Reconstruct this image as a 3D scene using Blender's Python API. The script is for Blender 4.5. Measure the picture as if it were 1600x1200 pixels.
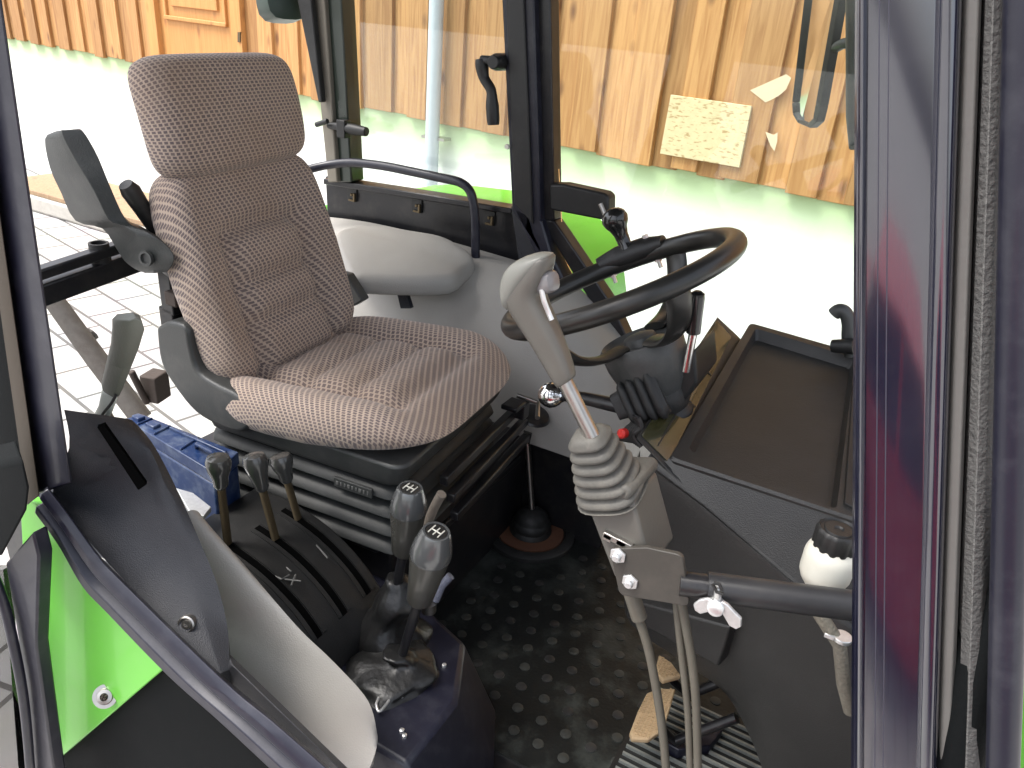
import bpy, bmesh, math, random
from mathutils import Vector, Matrix
random.seed(7)
R_ = math.radians
for o in list(bpy.data.objects): bpy.data.objects.remove(o)
scn = bpy.context.scene
COL = scn.collection

# ------------------------------------------------------------------ camera
CAM_F, CAM_PITCH, CAM_ROLL, CAM_AZ = 1200.0, 26.0, 5.0, 27.0
CP = Vector((0, 0, 1.25))
_p, _r, _a = R_(CAM_PITCH), R_(CAM_ROLL), R_(CAM_AZ)
CF = Vector((-math.sin(_a)*math.cos(_p), math.cos(_a)*math.cos(_p), -math.sin(_p)))
_R0 = Vector((math.cos(_a), math.sin(_a), 0)); _U0 = _R0.cross(CF)
CR = _R0*math.cos(_r) + _U0*math.sin(_r)
CU = -_R0*math.sin(_r) + _U0*math.cos(_r)
cd = bpy.data.cameras.new('camera'); cam = bpy.data.objects.new('camera', cd); COL.objects.link(cam)
cd.sensor_width = 36; cd.lens = 36*CAM_F/1600; cd.clip_start = 0.02; cd.clip_end = 500
m = Matrix((CR, CU, -CF)).transposed().to_4x4(); m.translation = CP
cam.matrix_world = m; scn.camera = cam

# ------------------------------------------------------------------ sky, sun, exposure
SUN_EL, SUN_AZ = 62, 215          # degrees; azimuth measured from +X towards +Y, where the sun stands
w = bpy.data.worlds.new('World'); scn.world = w; w.use_nodes = True
nt = w.node_tree; bg = nt.nodes['Background']
sky = nt.nodes.new('ShaderNodeTexSky'); sky.sky_type = 'NISHITA'; sky.sun_disc = False
sky.sun_elevation = R_(SUN_EL); sky.sun_rotation = R_(90 - SUN_AZ)
sky.air_density = 1.0; sky.dust_density = 4.0; sky.ozone_density = 1.0
hs_ = nt.nodes.new('ShaderNodeHueSaturation'); hs_.inputs['Saturation'].default_value = .4      # thin overcast: paler sky
nt.links.new(sky.outputs[0], hs_.inputs['Color']); nt.links.new(hs_.outputs[0], bg.inputs[0]); bg.inputs[1].default_value = 0.15
sl = bpy.data.lights.new('sun', 'SUN'); sl.energy = 1.5; sl.angle = R_(25); sl.color = (1, .96, .9)
so = bpy.data.objects.new('sun', sl); COL.objects.link(so)
sd = Vector((math.cos(R_(SUN_AZ))*math.cos(R_(SUN_EL)), math.sin(R_(SUN_AZ))*math.cos(R_(SUN_EL)), math.sin(R_(SUN_EL))))
so.rotation_euler = sd.to_track_quat('Z', 'Y').to_euler(); so.location = (0, 0, 8)
scn.view_settings.view_transform = 'Standard'; scn.view_settings.look = 'None'
scn.view_settings.exposure = 1.55; scn.view_settings.gamma = 1
scn.render.engine = 'CYCLES'
scn.cycles.max_bounces = 10; scn.cycles.transparent_max_bounces = 16

# ------------------------------------------------------------------ helpers: pixel -> point on a stated plane
def ray(u, v): return CF + CR*((u-800)/CAM_F) + CU*((600-v)/CAM_F)
def at(u, v, x=None, y=None, z=None, d=None):
    r = ray(u, v)
    t = (x-CP.x)/r.x if x is not None else (y-CP.y)/r.y if y is not None else (z-CP.z)/r.z if z is not None else d
    return CP + r*t
def V(*a): return Vector(a)

class MB:
    """collects shapes for ONE mesh object"""
    def __init__(s): s.v=[]; s.f=[]; s.mi=[]; s.uv={}; s.M=None; s.tint=[]; s._t=0.0
    def add(s, vs, fs, mi=0, uvs=None):
        b=len(s.v)
        for i,p in enumerate(vs):
            p=Vector(p); s.v.append(s.M@p if s.M else p)
            if uvs: s.uv[b+i]=uvs[i]
        for f in fs: s.f.append([b+i for i in f]); s.mi.append(mi); s.tint.append(s._t)
        return s
    def box(s, c, size, rot=None, mi=0):
        c=Vector(c); x,y,z=[q/2 for q in size]
        vs=[V(a*x,b*y,d*z) for d in(-1,1) for b in(-1,1) for a in(-1,1)]
        if rot: vs=[rot@p for p in vs]
        return s.add([p+c for p in vs],[(0,2,3,1),(4,5,7,6),(0,1,5,4),(2,6,7,3),(0,4,6,2),(1,3,7,5)],mi)
    def boxb(s, lo, hi, mi=0):
        lo=Vector(lo);hi=Vector(hi); return s.box((lo+hi)/2,[abs(q) for q in hi-lo],None,mi)
    def prism(s, pts, off, mi=0):
        pts=[Vector(p) for p in pts]; off=Vector(off); n=len(pts)
        nrm=Vector((0,0,0))
        for i in range(n): nrm+= (pts[i]-pts[0]).cross(pts[(i+1)%n]-pts[0])
        if nrm.dot(off)>0: pts=pts[::-1]
        fs=[tuple(range(n)), tuple(range(2*n-1,n-1,-1))]
        for i in range(n):
            j=(i+1)%n; fs.append((i,n+i,n+j,j))
        return s.add(pts+[p+off for p in pts],fs,mi)
    def loft(s, rings, cap=True, closed=False, mi=0):
        n=len(rings[0]); vs=[p for r in rings for p in r]; fs=[]; k=len(rings)
        for i in range(k if closed else k-1):
            a=i*n;b=((i+1)%k)*n
            for j in range(n):
                q=(j+1)%n; fs.append((a+j,a+q,b+q,b+j))
        if cap and not closed: fs.append(tuple(range(n-1,-1,-1))); fs.append(tuple(range((k-1)*n,k*n)))
        return s.add(vs,fs,mi)
    def tube(s, path, r, seg=12, closed=False, cap=True, mi=0, flat=1.0, up=None):
        P=[Vector(p) for p in path]; n=len(P); rs=r if isinstance(r,(list,tuple)) else [r]*n
        rings=[]; prev=None
        for i in range(n):
            if closed: t=P[(i+1)%n]-P[i-1]
            else: t=P[min(i+1,n-1)]-P[max(i-1,0)]
            t.normalize()
            if prev is None:
                h=Vector(up) if up else (V(0,0,1) if abs(t.z)<.9 else V(1,0,0)); a=(h-t*h.dot(t)).normalized()
            else: a=(prev-t*prev.dot(t)).normalized()
            prev=a; b=t.cross(a)
            rings.append([P[i]+(a*math.cos(2*math.pi*k/seg)+b*math.sin(2*math.pi*k/seg)*flat)*rs[i] for k in range(seg)])
        return s.loft(rings,cap,closed,mi)
    def lathe(s, o, axis, prof, seg=24, mi=0, sq=0, up=None):
        """prof: (t,r) along the axis; sq>0 makes the section a rounded square"""
        o=Vector(o); ax=Vector(axis).normalized(); h=Vector(up) if up else (V(0,0,1) if abs(ax.z)<.9 else V(1,0,0))
        a=(h-ax*h.dot(ax)).normalized(); b=ax.cross(a); rings=[]
        for t,r in prof:
            ring=[]
            for k in range(seg):
                th=2*math.pi*k/seg; c,d=math.cos(th),math.sin(th); q=1.0
                if sq: q=1/((abs(c)**sq+abs(d)**sq)**(1/sq))
                ring.append(o+ax*t+(a*c+b*d)*r*q)
            rings.append(ring)
        return s.loft(rings,True,False,mi)
    def pillow(s, F, w, d, top, bot, n=44, ex=5.0, e0=.72, mi=0, shape=None):
        """F(x,y,z)->point; superellipse footprint w x d; rolled edges"""
        def par(i): 
            q=-1+2*i/n; return math.sin(q*math.pi/2)*.55+q*.45
        vs=[];uv=[]
        for side in (0,1):
            for i in range(n+1):
                for j in range(n+1):
                    a,b=par(i),par(j); e=max(abs(a),abs(b)); 
                    if e>0:
                        r=(abs(a)**ex+abs(b)**ex)**(1/ex); k=e/r
                    else: k=1
                    a2,b2=a*k,b*k; X,Y=a2*w/2,b2*d/2
                    if shape: X,Y=shape(X,Y,a2,b2)
                    t=1.0 if e<=e0 else math.sqrt(max(0,1-((e-e0)/(1-e0))**2))
                    zt,zb=top(a2,b2),bot(a2,b2); zm=zb*.55+zt*.45
                    z=zm+(zt-zm)*t if side==0 else zm+(zb-zm)*t
                    vs.append(F(X,Y,z)); l_=math.hypot(X,Y) or 1; dp=(zt-z)*.9; uv.append((X*(1+dp/l_),Y*(1+dp/l_)))
        N=(n+1)**2; fs=[]
        for i in range(n):
            for j in range(n):
                q=i*(n+1)+j; f=(q,q+n+1,q+n+2,q+1); fs.append(f); fs.append(tuple(N+k for k in f[::-1]))
        # weld borders by index
        bord={}
        for i in range(n+1):
            for j in range(n+1):
                if i in(0,n) or j in(0,n): bord[N+i*(n+1)+j]=i*(n+1)+j
        fs=[tuple(bord.get(k,k) for k in f) for f in fs]
        return s.add(vs,fs,mi,uv)
    def build(s, name, mat, parent=None, bevel=0, seg=2, smooth=True, ang=40, solid=0, sub=0):
        P=Vector((0,0,0))
        if parent is not None:
            q=parent
            while q is not None: P+=Vector(q.location); q=q.parent
        me=bpy.data.meshes.new(name)
        if parent is None and s.v:
            lo=[min(p[i] for p in s.v) for i in range(3)]; hi=[max(p[i] for p in s.v) for i in range(3)]
            P=V((lo[0]+hi[0])/2,(lo[1]+hi[1])/2,lo[2])
        me.from_pydata([tuple(p-P) for p in s.v],[],s.f)
        mats=mat if isinstance(mat,(list,tuple)) else [mat]
        for q in mats: me.materials.append(q)
        for i,p in enumerate(me.polygons): p.material_index=s.mi[i]
        if s.uv:
            ul=me.uv_layers.new(name='UVMap')
            for l in me.loops: ul.data[l.index].uv=s.uv.get(l.vertex_index,(0,0))
        if any(s.tint):
            at_=me.attributes.new('tint','FLOAT','FACE')
            for i,t in enumerate(s.tint): at_.data[i].value=t
        b=bmesh.new(); b.from_mesh(me); 
        loose=[q for q in b.verts if not q.link_faces]
        bmesh.ops.delete(b,geom=loose,context='VERTS')
        bmesh.ops.recalc_face_normals(b,faces=b.faces); b.to_mesh(me); b.free()
        if smooth:
            for p in me.polygons: p.use_smooth=True
            me.set_sharp_from_angle(angle=R_(ang))
        o=bpy.data.objects.new(name,me); COL.objects.link(o)
        if parent is not None: o.parent=parent
        else: o.location=P
        if solid:
            md=o.modifiers.new('solid','SOLIDIFY'); md.thickness=solid; md.offset=-1
        if bevel:
            md=o.modifiers.new('bevel','BEVEL'); md.width=bevel; md.segments=seg; md.limit_method='ANGLE'; md.angle_limit=R_(35); md.use_clamp_overlap=True
        if sub:
            md=o.modifiers.new('sub','SUBSURF'); md.levels=sub; md.render_levels=sub
        return o
def tag(o,label=None,cat=None,group=None,kind=None):
    if label: o['label']=label
    if cat: o['category']=cat
    if group: o['group']=group
    if kind: o['kind']=kind
    return o
def thing(name,loc,label,cat,group=None):
    o=bpy.data.objects.new(name,None); o.empty_display_size=.1; o.location=loc; COL.objects.link(o)
    return tag(o,label,cat,group)
def smoothpath(pts,n=8):
    P=[Vector(p) for p in pts]; out=[]
    for i in range(len(P)-1):
        p0=P[max(i-1,0)];p1=P[i];p2=P[i+1];p3=P[min(i+2,len(P)-1)]
        for k in range(n):
            t=k/n; out.append(.5*((2*p1)+(p2-p0)*t+(2*p0-5*p1+4*p2-p3)*t*t+(3*p1-p0-3*p2+p3)*t**3))
    out.append(P[-1]); return out
def roundpath(pts,r,n=6):
    P=[Vector(p) for p in pts]; out=[P[0]]
    for i in range(1,len(P)-1):
        a=(P[i-1]-P[i]); b=(P[i+1]-P[i]); ra=min(r,a.length*.48); rb=min(r,b.length*.48)
        A=P[i]+a.normalized()*ra; B=P[i]+b.normalized()*rb
        for k in range(n+1):
            t=k/n; out.append((1-t)**2*A+2*t*(1-t)*P[i]+t*t*B)
    out.append(P[-1]); return out
def ext(A,B,z):
    A=Vector(A);B=Vector(B); t=(z-A.z)/(B.z-A.z); return A+(B-A)*t

# ------------------------------------------------------------------ materials
def mat(name, col, rough=.5, metal=0, bump=0, bscale=200, var=.15, vscale=8, coat=0, spec=.5, dust=0, dustcol=(.35,.32,.28), dscale=14, scratch=0):
    M=bpy.data.materials.new(name); M.use_nodes=True; n=M.node_tree.nodes; L=M.node_tree.links; b=n['Principled BSDF']
    tc=n.new('ShaderNodeTexCoord')
    nz=n.new('ShaderNodeTexNoise'); nz.inputs['Scale'].default_value=vscale; nz.inputs['Detail'].default_value=6; nz.inputs['Roughness'].default_value=.65
    L.new(tc.outputs['Object'],nz.inputs['Vector'])
    mx=n.new('ShaderNodeMix'); mx.data_type='RGBA'
    mx.inputs[6].default_value=[c*(1-var) for c in col]+[1]; mx.inputs[7].default_value=[min(1,c*(1+var)) for c in col]+[1]
    L.new(nz.outputs[0],mx.inputs[0]); out=mx.outputs[2]
    if dust:
        d=n.new('ShaderNodeTexNoise'); d.inputs['Scale'].default_value=dscale; d.inputs['Detail'].default_value=8; d.inputs['Roughness'].default_value=.7
        L.new(tc.outputs['Object'],d.inputs['Vector'])
        mr=n.new('ShaderNodeMapRange'); mr.inputs[1].default_value=.48; mr.inputs[2].default_value=.78; mr.inputs[4].default_value=dust
        L.new(d.outputs[0],mr.inputs[0])
        m2=n.new('ShaderNodeMix'); m2.data_type='RGBA'; m2.inputs[7].default_value=list(dustcol)+[1]
        L.new(mr.outputs[0],m2.inputs[0]); L.new(out,m2.inputs[6]); out=m2.outputs[2]
    L.new(out,b.inputs['Base Color'])
    rr=n.new('ShaderNodeMapRange'); rr.inputs[3].default_value=max(0,rough-.08); rr.inputs[4].default_value=min(1,rough+.1)
    L.new(nz.outputs[0],rr.inputs[0]); L.new(rr.outputs[0],b.inputs['Roughness'])
    b.inputs['Metallic'].default_value=metal; b.inputs['Specular IOR Level'].default_value=spec
    if coat: b.inputs['Coat Weight'].default_value=coat; b.inputs['Coat Roughness'].default_value=.06
    if bump:
        bn=n.new('ShaderNodeTexNoise'); bn.inputs['Scale'].default_value=bscale; bn.inputs['Detail'].default_value=3
        L.new(tc.outputs['Object'],bn.inputs['Vector'])
        bp=n.new('ShaderNodeBump'); bp.inputs['Strength'].default_value=bump; bp.inputs['Distance'].default_value=.002
        L.new(bn.outputs[0],bp.inputs['Height']); L.new(bp.outputs[0],b.inputs['Normal'])
    return M
NAVY=mat('navy paint',(.008,.0085,.019),.42,bump=.05,bscale=45,coat=.12,dust=.12,dustcol=(.2,.2,.22),dscale=25)
BLACK=mat('black plastic',(.013,.013,.013),.45,bump=.25,bscale=500,dust=.15,dustcol=(.12,.11,.10))
BLACKP=mat('black painted metal',(.011,.011,.013),.3,bump=.06,bscale=80,dust=.2,dustcol=(.14,.12,.1),dscale=18)
SLATE=mat('charcoal moulded plastic',(.027,.028,.033),.5,spec=.4,bump=.5,bscale=700,dust=.2,dustcol=(.12,.11,.11),dscale=9)
DASHM=mat('dark brown grey dash plastic',(.0205,.02,.0195),.36,bump=.4,bscale=600,dust=.3,dustcol=(.066,.062,.058),dscale=5)
GREYP=mat('dark grey plastic',(.045,.047,.046),.42,bump=.2,bscale=400,dust=.2,dustcol=(.2,.19,.18))
ARMP=mat('worn grey green armrest foam',(.024,.027,.026),.5,bump=.3,bscale=300,dust=.25,dustcol=(.11,.105,.095),dscale=20)
VINYL=mat('light grey vinyl',(.34,.325,.30),.45,bump=.35,bscale=450,var=.07,vscale=5,dust=.1,dustcol=(.3,.25,.2))
JOYG=mat('warm grey joystick plastic',(.118,.111,.097),.42,bump=.1,var=.08,dust=.2,dustcol=(.16,.13,.1))
BELL=mat('dusty grey rubber bellows',(.10,.095,.083),.6,bump=.6,bscale=90,var=.35,dust=.7,dustcol=(.2,.185,.155),dscale=30)
RUB=mat('black rubber',(.014,.014,.014),.55,bump=.3,bscale=250,dust=.25,dustcol=(.09,.085,.08))
LEATH=mat('black leather gaiter',(.012,.012,.012),.33,bump=.6,bscale=90,dust=.15,dustcol=(.1,.1,.1))
OUTBLK=mat('clean dark outer plastic',(.006,.007,.0075),.75,spec=.08,bump=.2,bscale=400)
LIME=mat('lime green paint',(.135,.54,.04),.35,bump=.03,var=.06,coat=.2)
CHROME=mat('chrome',(.75,.75,.75),.12,1,var=.05)
STEEL=mat('dull steel',(.45,.43,.40),.35,1,var=.2,vscale=30,dust=.3,dustcol=(.2,.13,.08))
KNOB=mat('smoky grey lever knob',(.06,.058,.05),.28,bump=.05,var=.2,coat=.3)
KNOBT=mat('pale grey lever knob cap',(.11,.113,.113),.2,.3,var=.1,coat=.6)
BRASS=mat('worn brownish steel strap',(.14,.105,.06),.4,.7,var=.35,vscale=40)
RUST=mat('rusty iron',(.06,.045,.037),.75,.2,bump=.6,bscale=120,var=.5,vscale=40,dust=.5,dustcol=(.03,.025,.025),dscale=40)
BLUE=mat('blue plastic',(.012,.032,.105),.3,bump=.15,bscale=90,var=.25,dust=.55,dustcol=(.2,.24,.3),dscale=30)  # whitish blotches: dirt, and the white glare on the lid put into the colour
WHITEP=mat('milky white plastic',(.68,.66,.58),.4,var=.08,dust=.2,dustcol=(.4,.33,.2))
PALE=mat('pale translucent grey sleeve',(.5,.53,.47),.4,var=.1)
ZINC=mat('bright zinc',(.78,.78,.77),.3,.75,var=.25,vscale=120)
RED=mat('red plastic',(.5,.02,.015),.4)
WEB=mat('black webbing',(.012,.013,.02),.8,bump=.5,bscale=800)
TAN=mat('tan rope grip pad',(.42,.30,.17),.85,var=.25,vscale=60)
BEIGE=mat('worn beige trim',(.2,.18,.145),.6,var=.2)
PLASTER=None
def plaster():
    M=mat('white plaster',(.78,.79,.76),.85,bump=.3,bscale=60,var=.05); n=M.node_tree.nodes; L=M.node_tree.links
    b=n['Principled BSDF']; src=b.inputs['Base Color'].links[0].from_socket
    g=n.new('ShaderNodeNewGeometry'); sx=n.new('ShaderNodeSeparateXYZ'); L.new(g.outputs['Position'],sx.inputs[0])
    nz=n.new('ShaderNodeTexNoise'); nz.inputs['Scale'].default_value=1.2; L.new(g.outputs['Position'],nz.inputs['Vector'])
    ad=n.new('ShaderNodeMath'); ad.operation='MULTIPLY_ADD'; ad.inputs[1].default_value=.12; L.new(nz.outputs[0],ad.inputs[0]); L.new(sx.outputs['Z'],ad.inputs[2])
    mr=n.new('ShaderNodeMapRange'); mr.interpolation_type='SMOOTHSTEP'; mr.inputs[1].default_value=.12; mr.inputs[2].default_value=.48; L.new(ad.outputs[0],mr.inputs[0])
    mx=n.new('ShaderNodeMix'); mx.data_type='RGBA'; mx.inputs[7].default_value=(.46,.58,.33,1); L.new(mr.outputs[0],mx.inputs[0]); L.new(src,mx.inputs[6]); L.new(mx.outputs[2],b.inputs['Base Color'])  # green glow fading to white down the plinth is put into the plaster colour
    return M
def wood(name,c1,c2,c3):
    M=bpy.data.materials.new(name); M.use_nodes=True; n=M.node_tree.nodes; L=M.node_tree.links; b=n['Principled BSDF']
    tc=n.new('ShaderNodeTexCoord'); at_=n.new('ShaderNodeAttribute'); at_.attribute_name='tint'
    mp=n.new('ShaderNodeMapping'); mp.inputs['Scale'].default_value=(9,9,.55)
    ad=n.new('ShaderNodeVectorMath'); ad.operation='ADD'
    cx=n.new('ShaderNodeCombineXYZ'); ml=n.new('ShaderNodeMath'); ml.operation='MULTIPLY'; ml.inputs[1].default_value=37
    L.new(at_.outputs['Fac'],ml.inputs[0]); L.new(ml.outputs[0],cx.inputs[2]); L.new(ml.outputs[0],cx.inputs[0])
    L.new(tc.outputs['Object'],ad.inputs[0]); L.new(cx.outputs[0],ad.inputs[1]); L.new(ad.outputs[0],mp.inputs['Vector'])
    nz=n.new('ShaderNodeTexNoise'); nz.inputs['Scale'].default_value=3.5; nz.inputs['Detail'].default_value=7; nz.inputs['Distortion'].default_value=1.2; L.new(mp.outputs[0],nz.inputs['Vector'])
    cr=n.new('ShaderNodeValToRGB'); e=cr.color_ramp.elements; e[0].position=.3; e[0].color=list(c2)+[1]; e[1].position=.62; e[1].color=list(c1)+[1]; L.new(nz.outputs[0],cr.inputs[0])
    # per board tone
    mt=n.new('ShaderNodeMix'); mt.data_type='RGBA'; mt.blend_type='MULTIPLY'; mt.inputs[0].default_value=1
    tr=n.new('ShaderNodeMapRange'); tr.inputs[3].default_value=.72; tr.inputs[4].default_value=1.18; L.new(at_.outputs['Fac'],tr.inputs[0])
    cb=n.new('ShaderNodeCombineColor'); [L.new(tr.outputs[0],cb.inputs[i]) for i in range(3)]
    L.new(cr.outputs[0],mt.inputs[6]); L.new(cb.outputs[0],mt.inputs[7])
    # knots
    mk=n.new('ShaderNodeMapping'); mk.inputs['Scale'].default_value=(5,5,2.2); L.new(ad.outputs[0],mk.inputs['Vector'])
    vo=n.new('ShaderNodeTexVoronoi'); vo.inputs['Scale'].default_value=1; L.new(mk.outputs[0],vo.inputs['Vector'])
    kr=n.new('ShaderNodeMapRange'); kr.inputs[1].default_value=.05; kr.inputs[2].default_value=.17; kr.inputs[3].default_value=.8; kr.inputs[4].default_value=0; L.new(vo.outputs['Distance'],kr.inputs[0])
    mx=n.new('ShaderNodeMix'); mx.data_type='RGBA'; mx.inputs[7].default_value=list(c3)+[1]; L.new(kr.outputs[0],mx.inputs[0]); L.new(mt.outputs[2],mx.inputs[6])
    L.new(mx.outputs[2],b.inputs['Base Color']); b.inputs['Roughness'].default_value=.6
    bp=n.new('ShaderNodeBump'); bp.inputs['Strength'].default_value=.3; bp.inputs['Distance'].default_value=.004; L.new(nz.outputs[0],bp.inputs['Height']); L.new(bp.outputs[0],b.inputs['Normal'])
    return M
WOOD=wood('varnished larch boards',(.47,.25,.092),(.33,.15,.046),(.11,.04,.014))
WOODD=wood('smooth door wood',(.55,.27,.085),(.46,.21,.06),(.3,.12,.04))
OLDW=wood('weathered board',(.36,.24,.14),(.25,.16,.09),(.1,.06,.04))
def fabric():
    M=bpy.data.materials.new('brown dashed seat fabric'); M.use_nodes=True; n=M.node_tree.nodes; L=M.node_tree.links; b=n['Principled BSDF']
    uv=n.new('ShaderNodeUVMap'); uv.uv_map='UVMap'
    dn=n.new('ShaderNodeTexNoise'); dn.inputs['Scale'].default_value=60; L.new(uv.outputs[0],dn.inputs['Vector'])
    va=n.new('ShaderNodeVectorMath'); va.operation='MULTIPLY_ADD'; va.inputs[1].default_value=(.0018,.0018,0); L.new(dn.outputs['Color'],va.inputs[0]); L.new(uv.outputs[0],va.inputs[2])
    BW,RH=.0122,.0066
    sx=n.new('ShaderNodeSeparateXYZ'); L.new(va.outputs[0],sx.inputs[0]); ad=n.new('ShaderNodeMath'); ad.operation='ADD'; ad.inputs[1].default_value=RH*200; L.new(sx.outputs[1],ad.inputs[0])
    dv=n.new('ShaderNodeMath'); dv.operation='DIVIDE'; dv.inputs[1].default_value=RH; L.new(ad.outputs[0],dv.inputs[0]); flr=n.new('ShaderNodeMath'); flr.operation='FLOOR'; L.new(dv.outputs[0],flr.inputs[0])
    ma=n.new('ShaderNodeMath'); ma.operation='MULTIPLY_ADD'; ma.inputs[1].default_value=BW*.25; L.new(flr.outputs[0],ma.inputs[0]); L.new(sx.outputs[0],ma.inputs[2])
    mp=n.new('ShaderNodeCombineXYZ'); y2=n.new('ShaderNodeMath'); y2.operation='MULTIPLY'; y2.inputs[1].default_value=2.4; L.new(ad.outputs[0],y2.inputs[0]); L.new(ma.outputs[0],mp.inputs[0]); L.new(y2.outputs[0],mp.inputs[1])
    br=n.new('ShaderNodeTexBrick'); br.offset=0; br.offset_frequency=2; br.inputs['Scale'].default_value=1
    br.inputs['Brick Width'].default_value=BW; br.inputs['Row Height'].default_value=RH*2.4; br.inputs['Mortar Size'].default_value=.0024; br.inputs['Mortar Smooth'].default_value=.25
    br.inputs['Color1'].default_value=(.145,.115,.117,1); br.inputs['Color2'].default_value=(.195,.152,.143,1); br.inputs['Mortar'].default_value=(.48,.38,.305,1)
    L.new(mp.outputs[0],br.inputs['Vector'])
    # wear: large soft stains
    st=n.new('ShaderNodeTexNoise'); st.inputs['Scale'].default_value=5; st.inputs['Detail'].default_value=5; L.new(uv.outputs[0],st.inputs['Vector'])
    sr=n.new('ShaderNodeMapRange'); sr.inputs[1].default_value=.45; sr.inputs[2].default_value=.75; sr.inputs[4].default_value=.33; L.new(st.outputs[0],sr.inputs[0])
    mx=n.new('ShaderNodeMix'); mx.data_type='RGBA'; mx.inputs[7].default_value=(.27,.175,.105,1); L.new(sr.outputs[0],mx.inputs[0]); L.new(br.outputs[0],mx.inputs[6])
    L.new(mx.outputs[2],b.inputs['Base Color']); b.inputs['Roughness'].default_value=.9; b.inputs['Sheen Weight'].default_value=.25; b.inputs['Specular IOR Level'].default_value=.2
    bp=n.new('ShaderNodeBump'); bp.inputs['Strength'].default_value=.35; bp.inputs['Distance'].default_value=.0012; L.new(br.outputs['Fac'],bp.inputs['Height']); L.new(bp.outputs[0],b.inputs['Normal'])
    return M
FAB=fabric()
def glass(name,tint,refl=1.0):
    M=bpy.data.materials.new(name); M.use_nodes=True; n=M.node_tree.nodes; L=M.node_tree.links
    for q in list(n):
        if q.type!='OUTPUT_MATERIAL': n.remove(q)
    out=[q for q in n if q.type=='OUTPUT_MATERIAL'][0]
    t=n.new('ShaderNodeBsdfTransparent'); t.inputs[0].default_value=list(tint)+[1]; g=n.new('ShaderNodeBsdfGlossy'); g.inputs['Roughness'].default_value=.01; g.inputs[0].default_value=(refl,refl,refl,1)
    fr=n.new('ShaderNodeFresnel'); fr.inputs[0].default_value=1.45; mx=n.new('ShaderNodeMixShader')
    L.new(fr.outputs[0],mx.inputs[0]); L.new(t.outputs[0],mx.inputs[1]); L.new(g.outputs[0],mx.inputs[2]); L.new(mx.outputs[0],out.inputs[0])
    return M
GLASS=glass('cab glass',(.93,.97,.94))
def paving():
    M=bpy.data.materials.new('light block paving'); M.use_nodes=True; n=M.node_tree.nodes; L=M.node_tree.links; b=n['Principled BSDF']
    g=n.new('ShaderNodeNewGeometry'); mp=n.new('ShaderNodeMapping'); mp.inputs['Rotation'].default_value=(0,0,R_(12)); L.new(g.outputs['Position'],mp.inputs['Vector'])
    br=n.new('ShaderNodeTexBrick'); br.inputs['Scale'].default_value=1; br.inputs['Brick Width'].default_value=.42; br.inputs['Row Height'].default_value=.3; br.inputs['Mortar Size'].default_value=.012
    br.inputs['Color1'].default_value=(.36,.345,.32,1); br.inputs['Color2'].default_value=(.41,.395,.365,1); br.inputs['Mortar'].default_value=(.12,.11,.095,1); L.new(mp.outputs[0],br.inputs['Vector'])
    nz=n.new('ShaderNodeTexNoise'); nz.inputs['Scale'].default_value=2.5; nz.inputs['Detail'].default_value=8; L.new(g.outputs['Position'],nz.inputs['Vector'])
    mx=n.new('ShaderNodeMix'); mx.data_type='RGBA'; mx.blend_type='MULTIPLY'; mx.inputs[0].default_value=.5; L.new(br.outputs[0],mx.inputs[6]); L.new(nz.outputs['Color'],mx.inputs[7])
    hs=n.new('ShaderNodeHueSaturation'); hs.inputs['Saturation'].default_value=.4; hs.inputs['Value'].default_value=1.25; L.new(mx.outputs[2],hs.inputs['Color']); L.new(hs.outputs[0],b.inputs['Base Color']); b.inputs['Roughness'].default_value=.9
    bp=n.new('ShaderNodeBump'); bp.inputs['Strength'].default_value=.4; bp.inputs['Distance'].default_value=.01; bp.invert=True; L.new(br.outputs['Fac'],bp.inputs['Height']); L.new(bp.outputs[0],b.inputs['Normal'])
    return M
def osb():
    M=mat('pale chipboard',(.60,.50,.30),.8,bump=.4,bscale=60,var=.2,vscale=30); n=M.node_tree.nodes; L=M.node_tree.links; b=n['Principled BSDF']
    src=b.inputs['Base Color'].links[0].from_socket; tc=n.new('ShaderNodeTexCoord'); mp=n.new('ShaderNodeMapping'); mp.inputs['Scale'].default_value=(26,26,75); L.new(tc.outputs['Object'],mp.inputs['Vector'])
    nz=n.new('ShaderNodeTexNoise'); nz.inputs['Scale'].default_value=1; nz.inputs['Detail'].default_value=5; L.new(mp.outputs[0],nz.inputs['Vector'])
    mr=n.new('ShaderNodeMapRange'); mr.inputs[1].default_value=.56; mr.inputs[2].default_value=.64; mr.inputs[4].default_value=.75; L.new(nz.outputs[0],mr.inputs[0])
    mx=n.new('ShaderNodeMix'); mx.data_type='RGBA'; mx.inputs[7].default_value=(.33,.2,.08,1); L.new(mr.outputs[0],mx.inputs[0]); L.new(src,mx.inputs[6]); L.new(mx.outputs[2],b.inputs['Base Color'])
    return M

# ================================================================== SETTING
GZ=-1.1
g=MB(); g.add([(-60,-60,GZ),(60,-60,GZ),(60,60,GZ),(-60,60,GZ)],[(0,1,2,3)])
tag(g.build('paved_ground',paving()),kind='structure')

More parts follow.
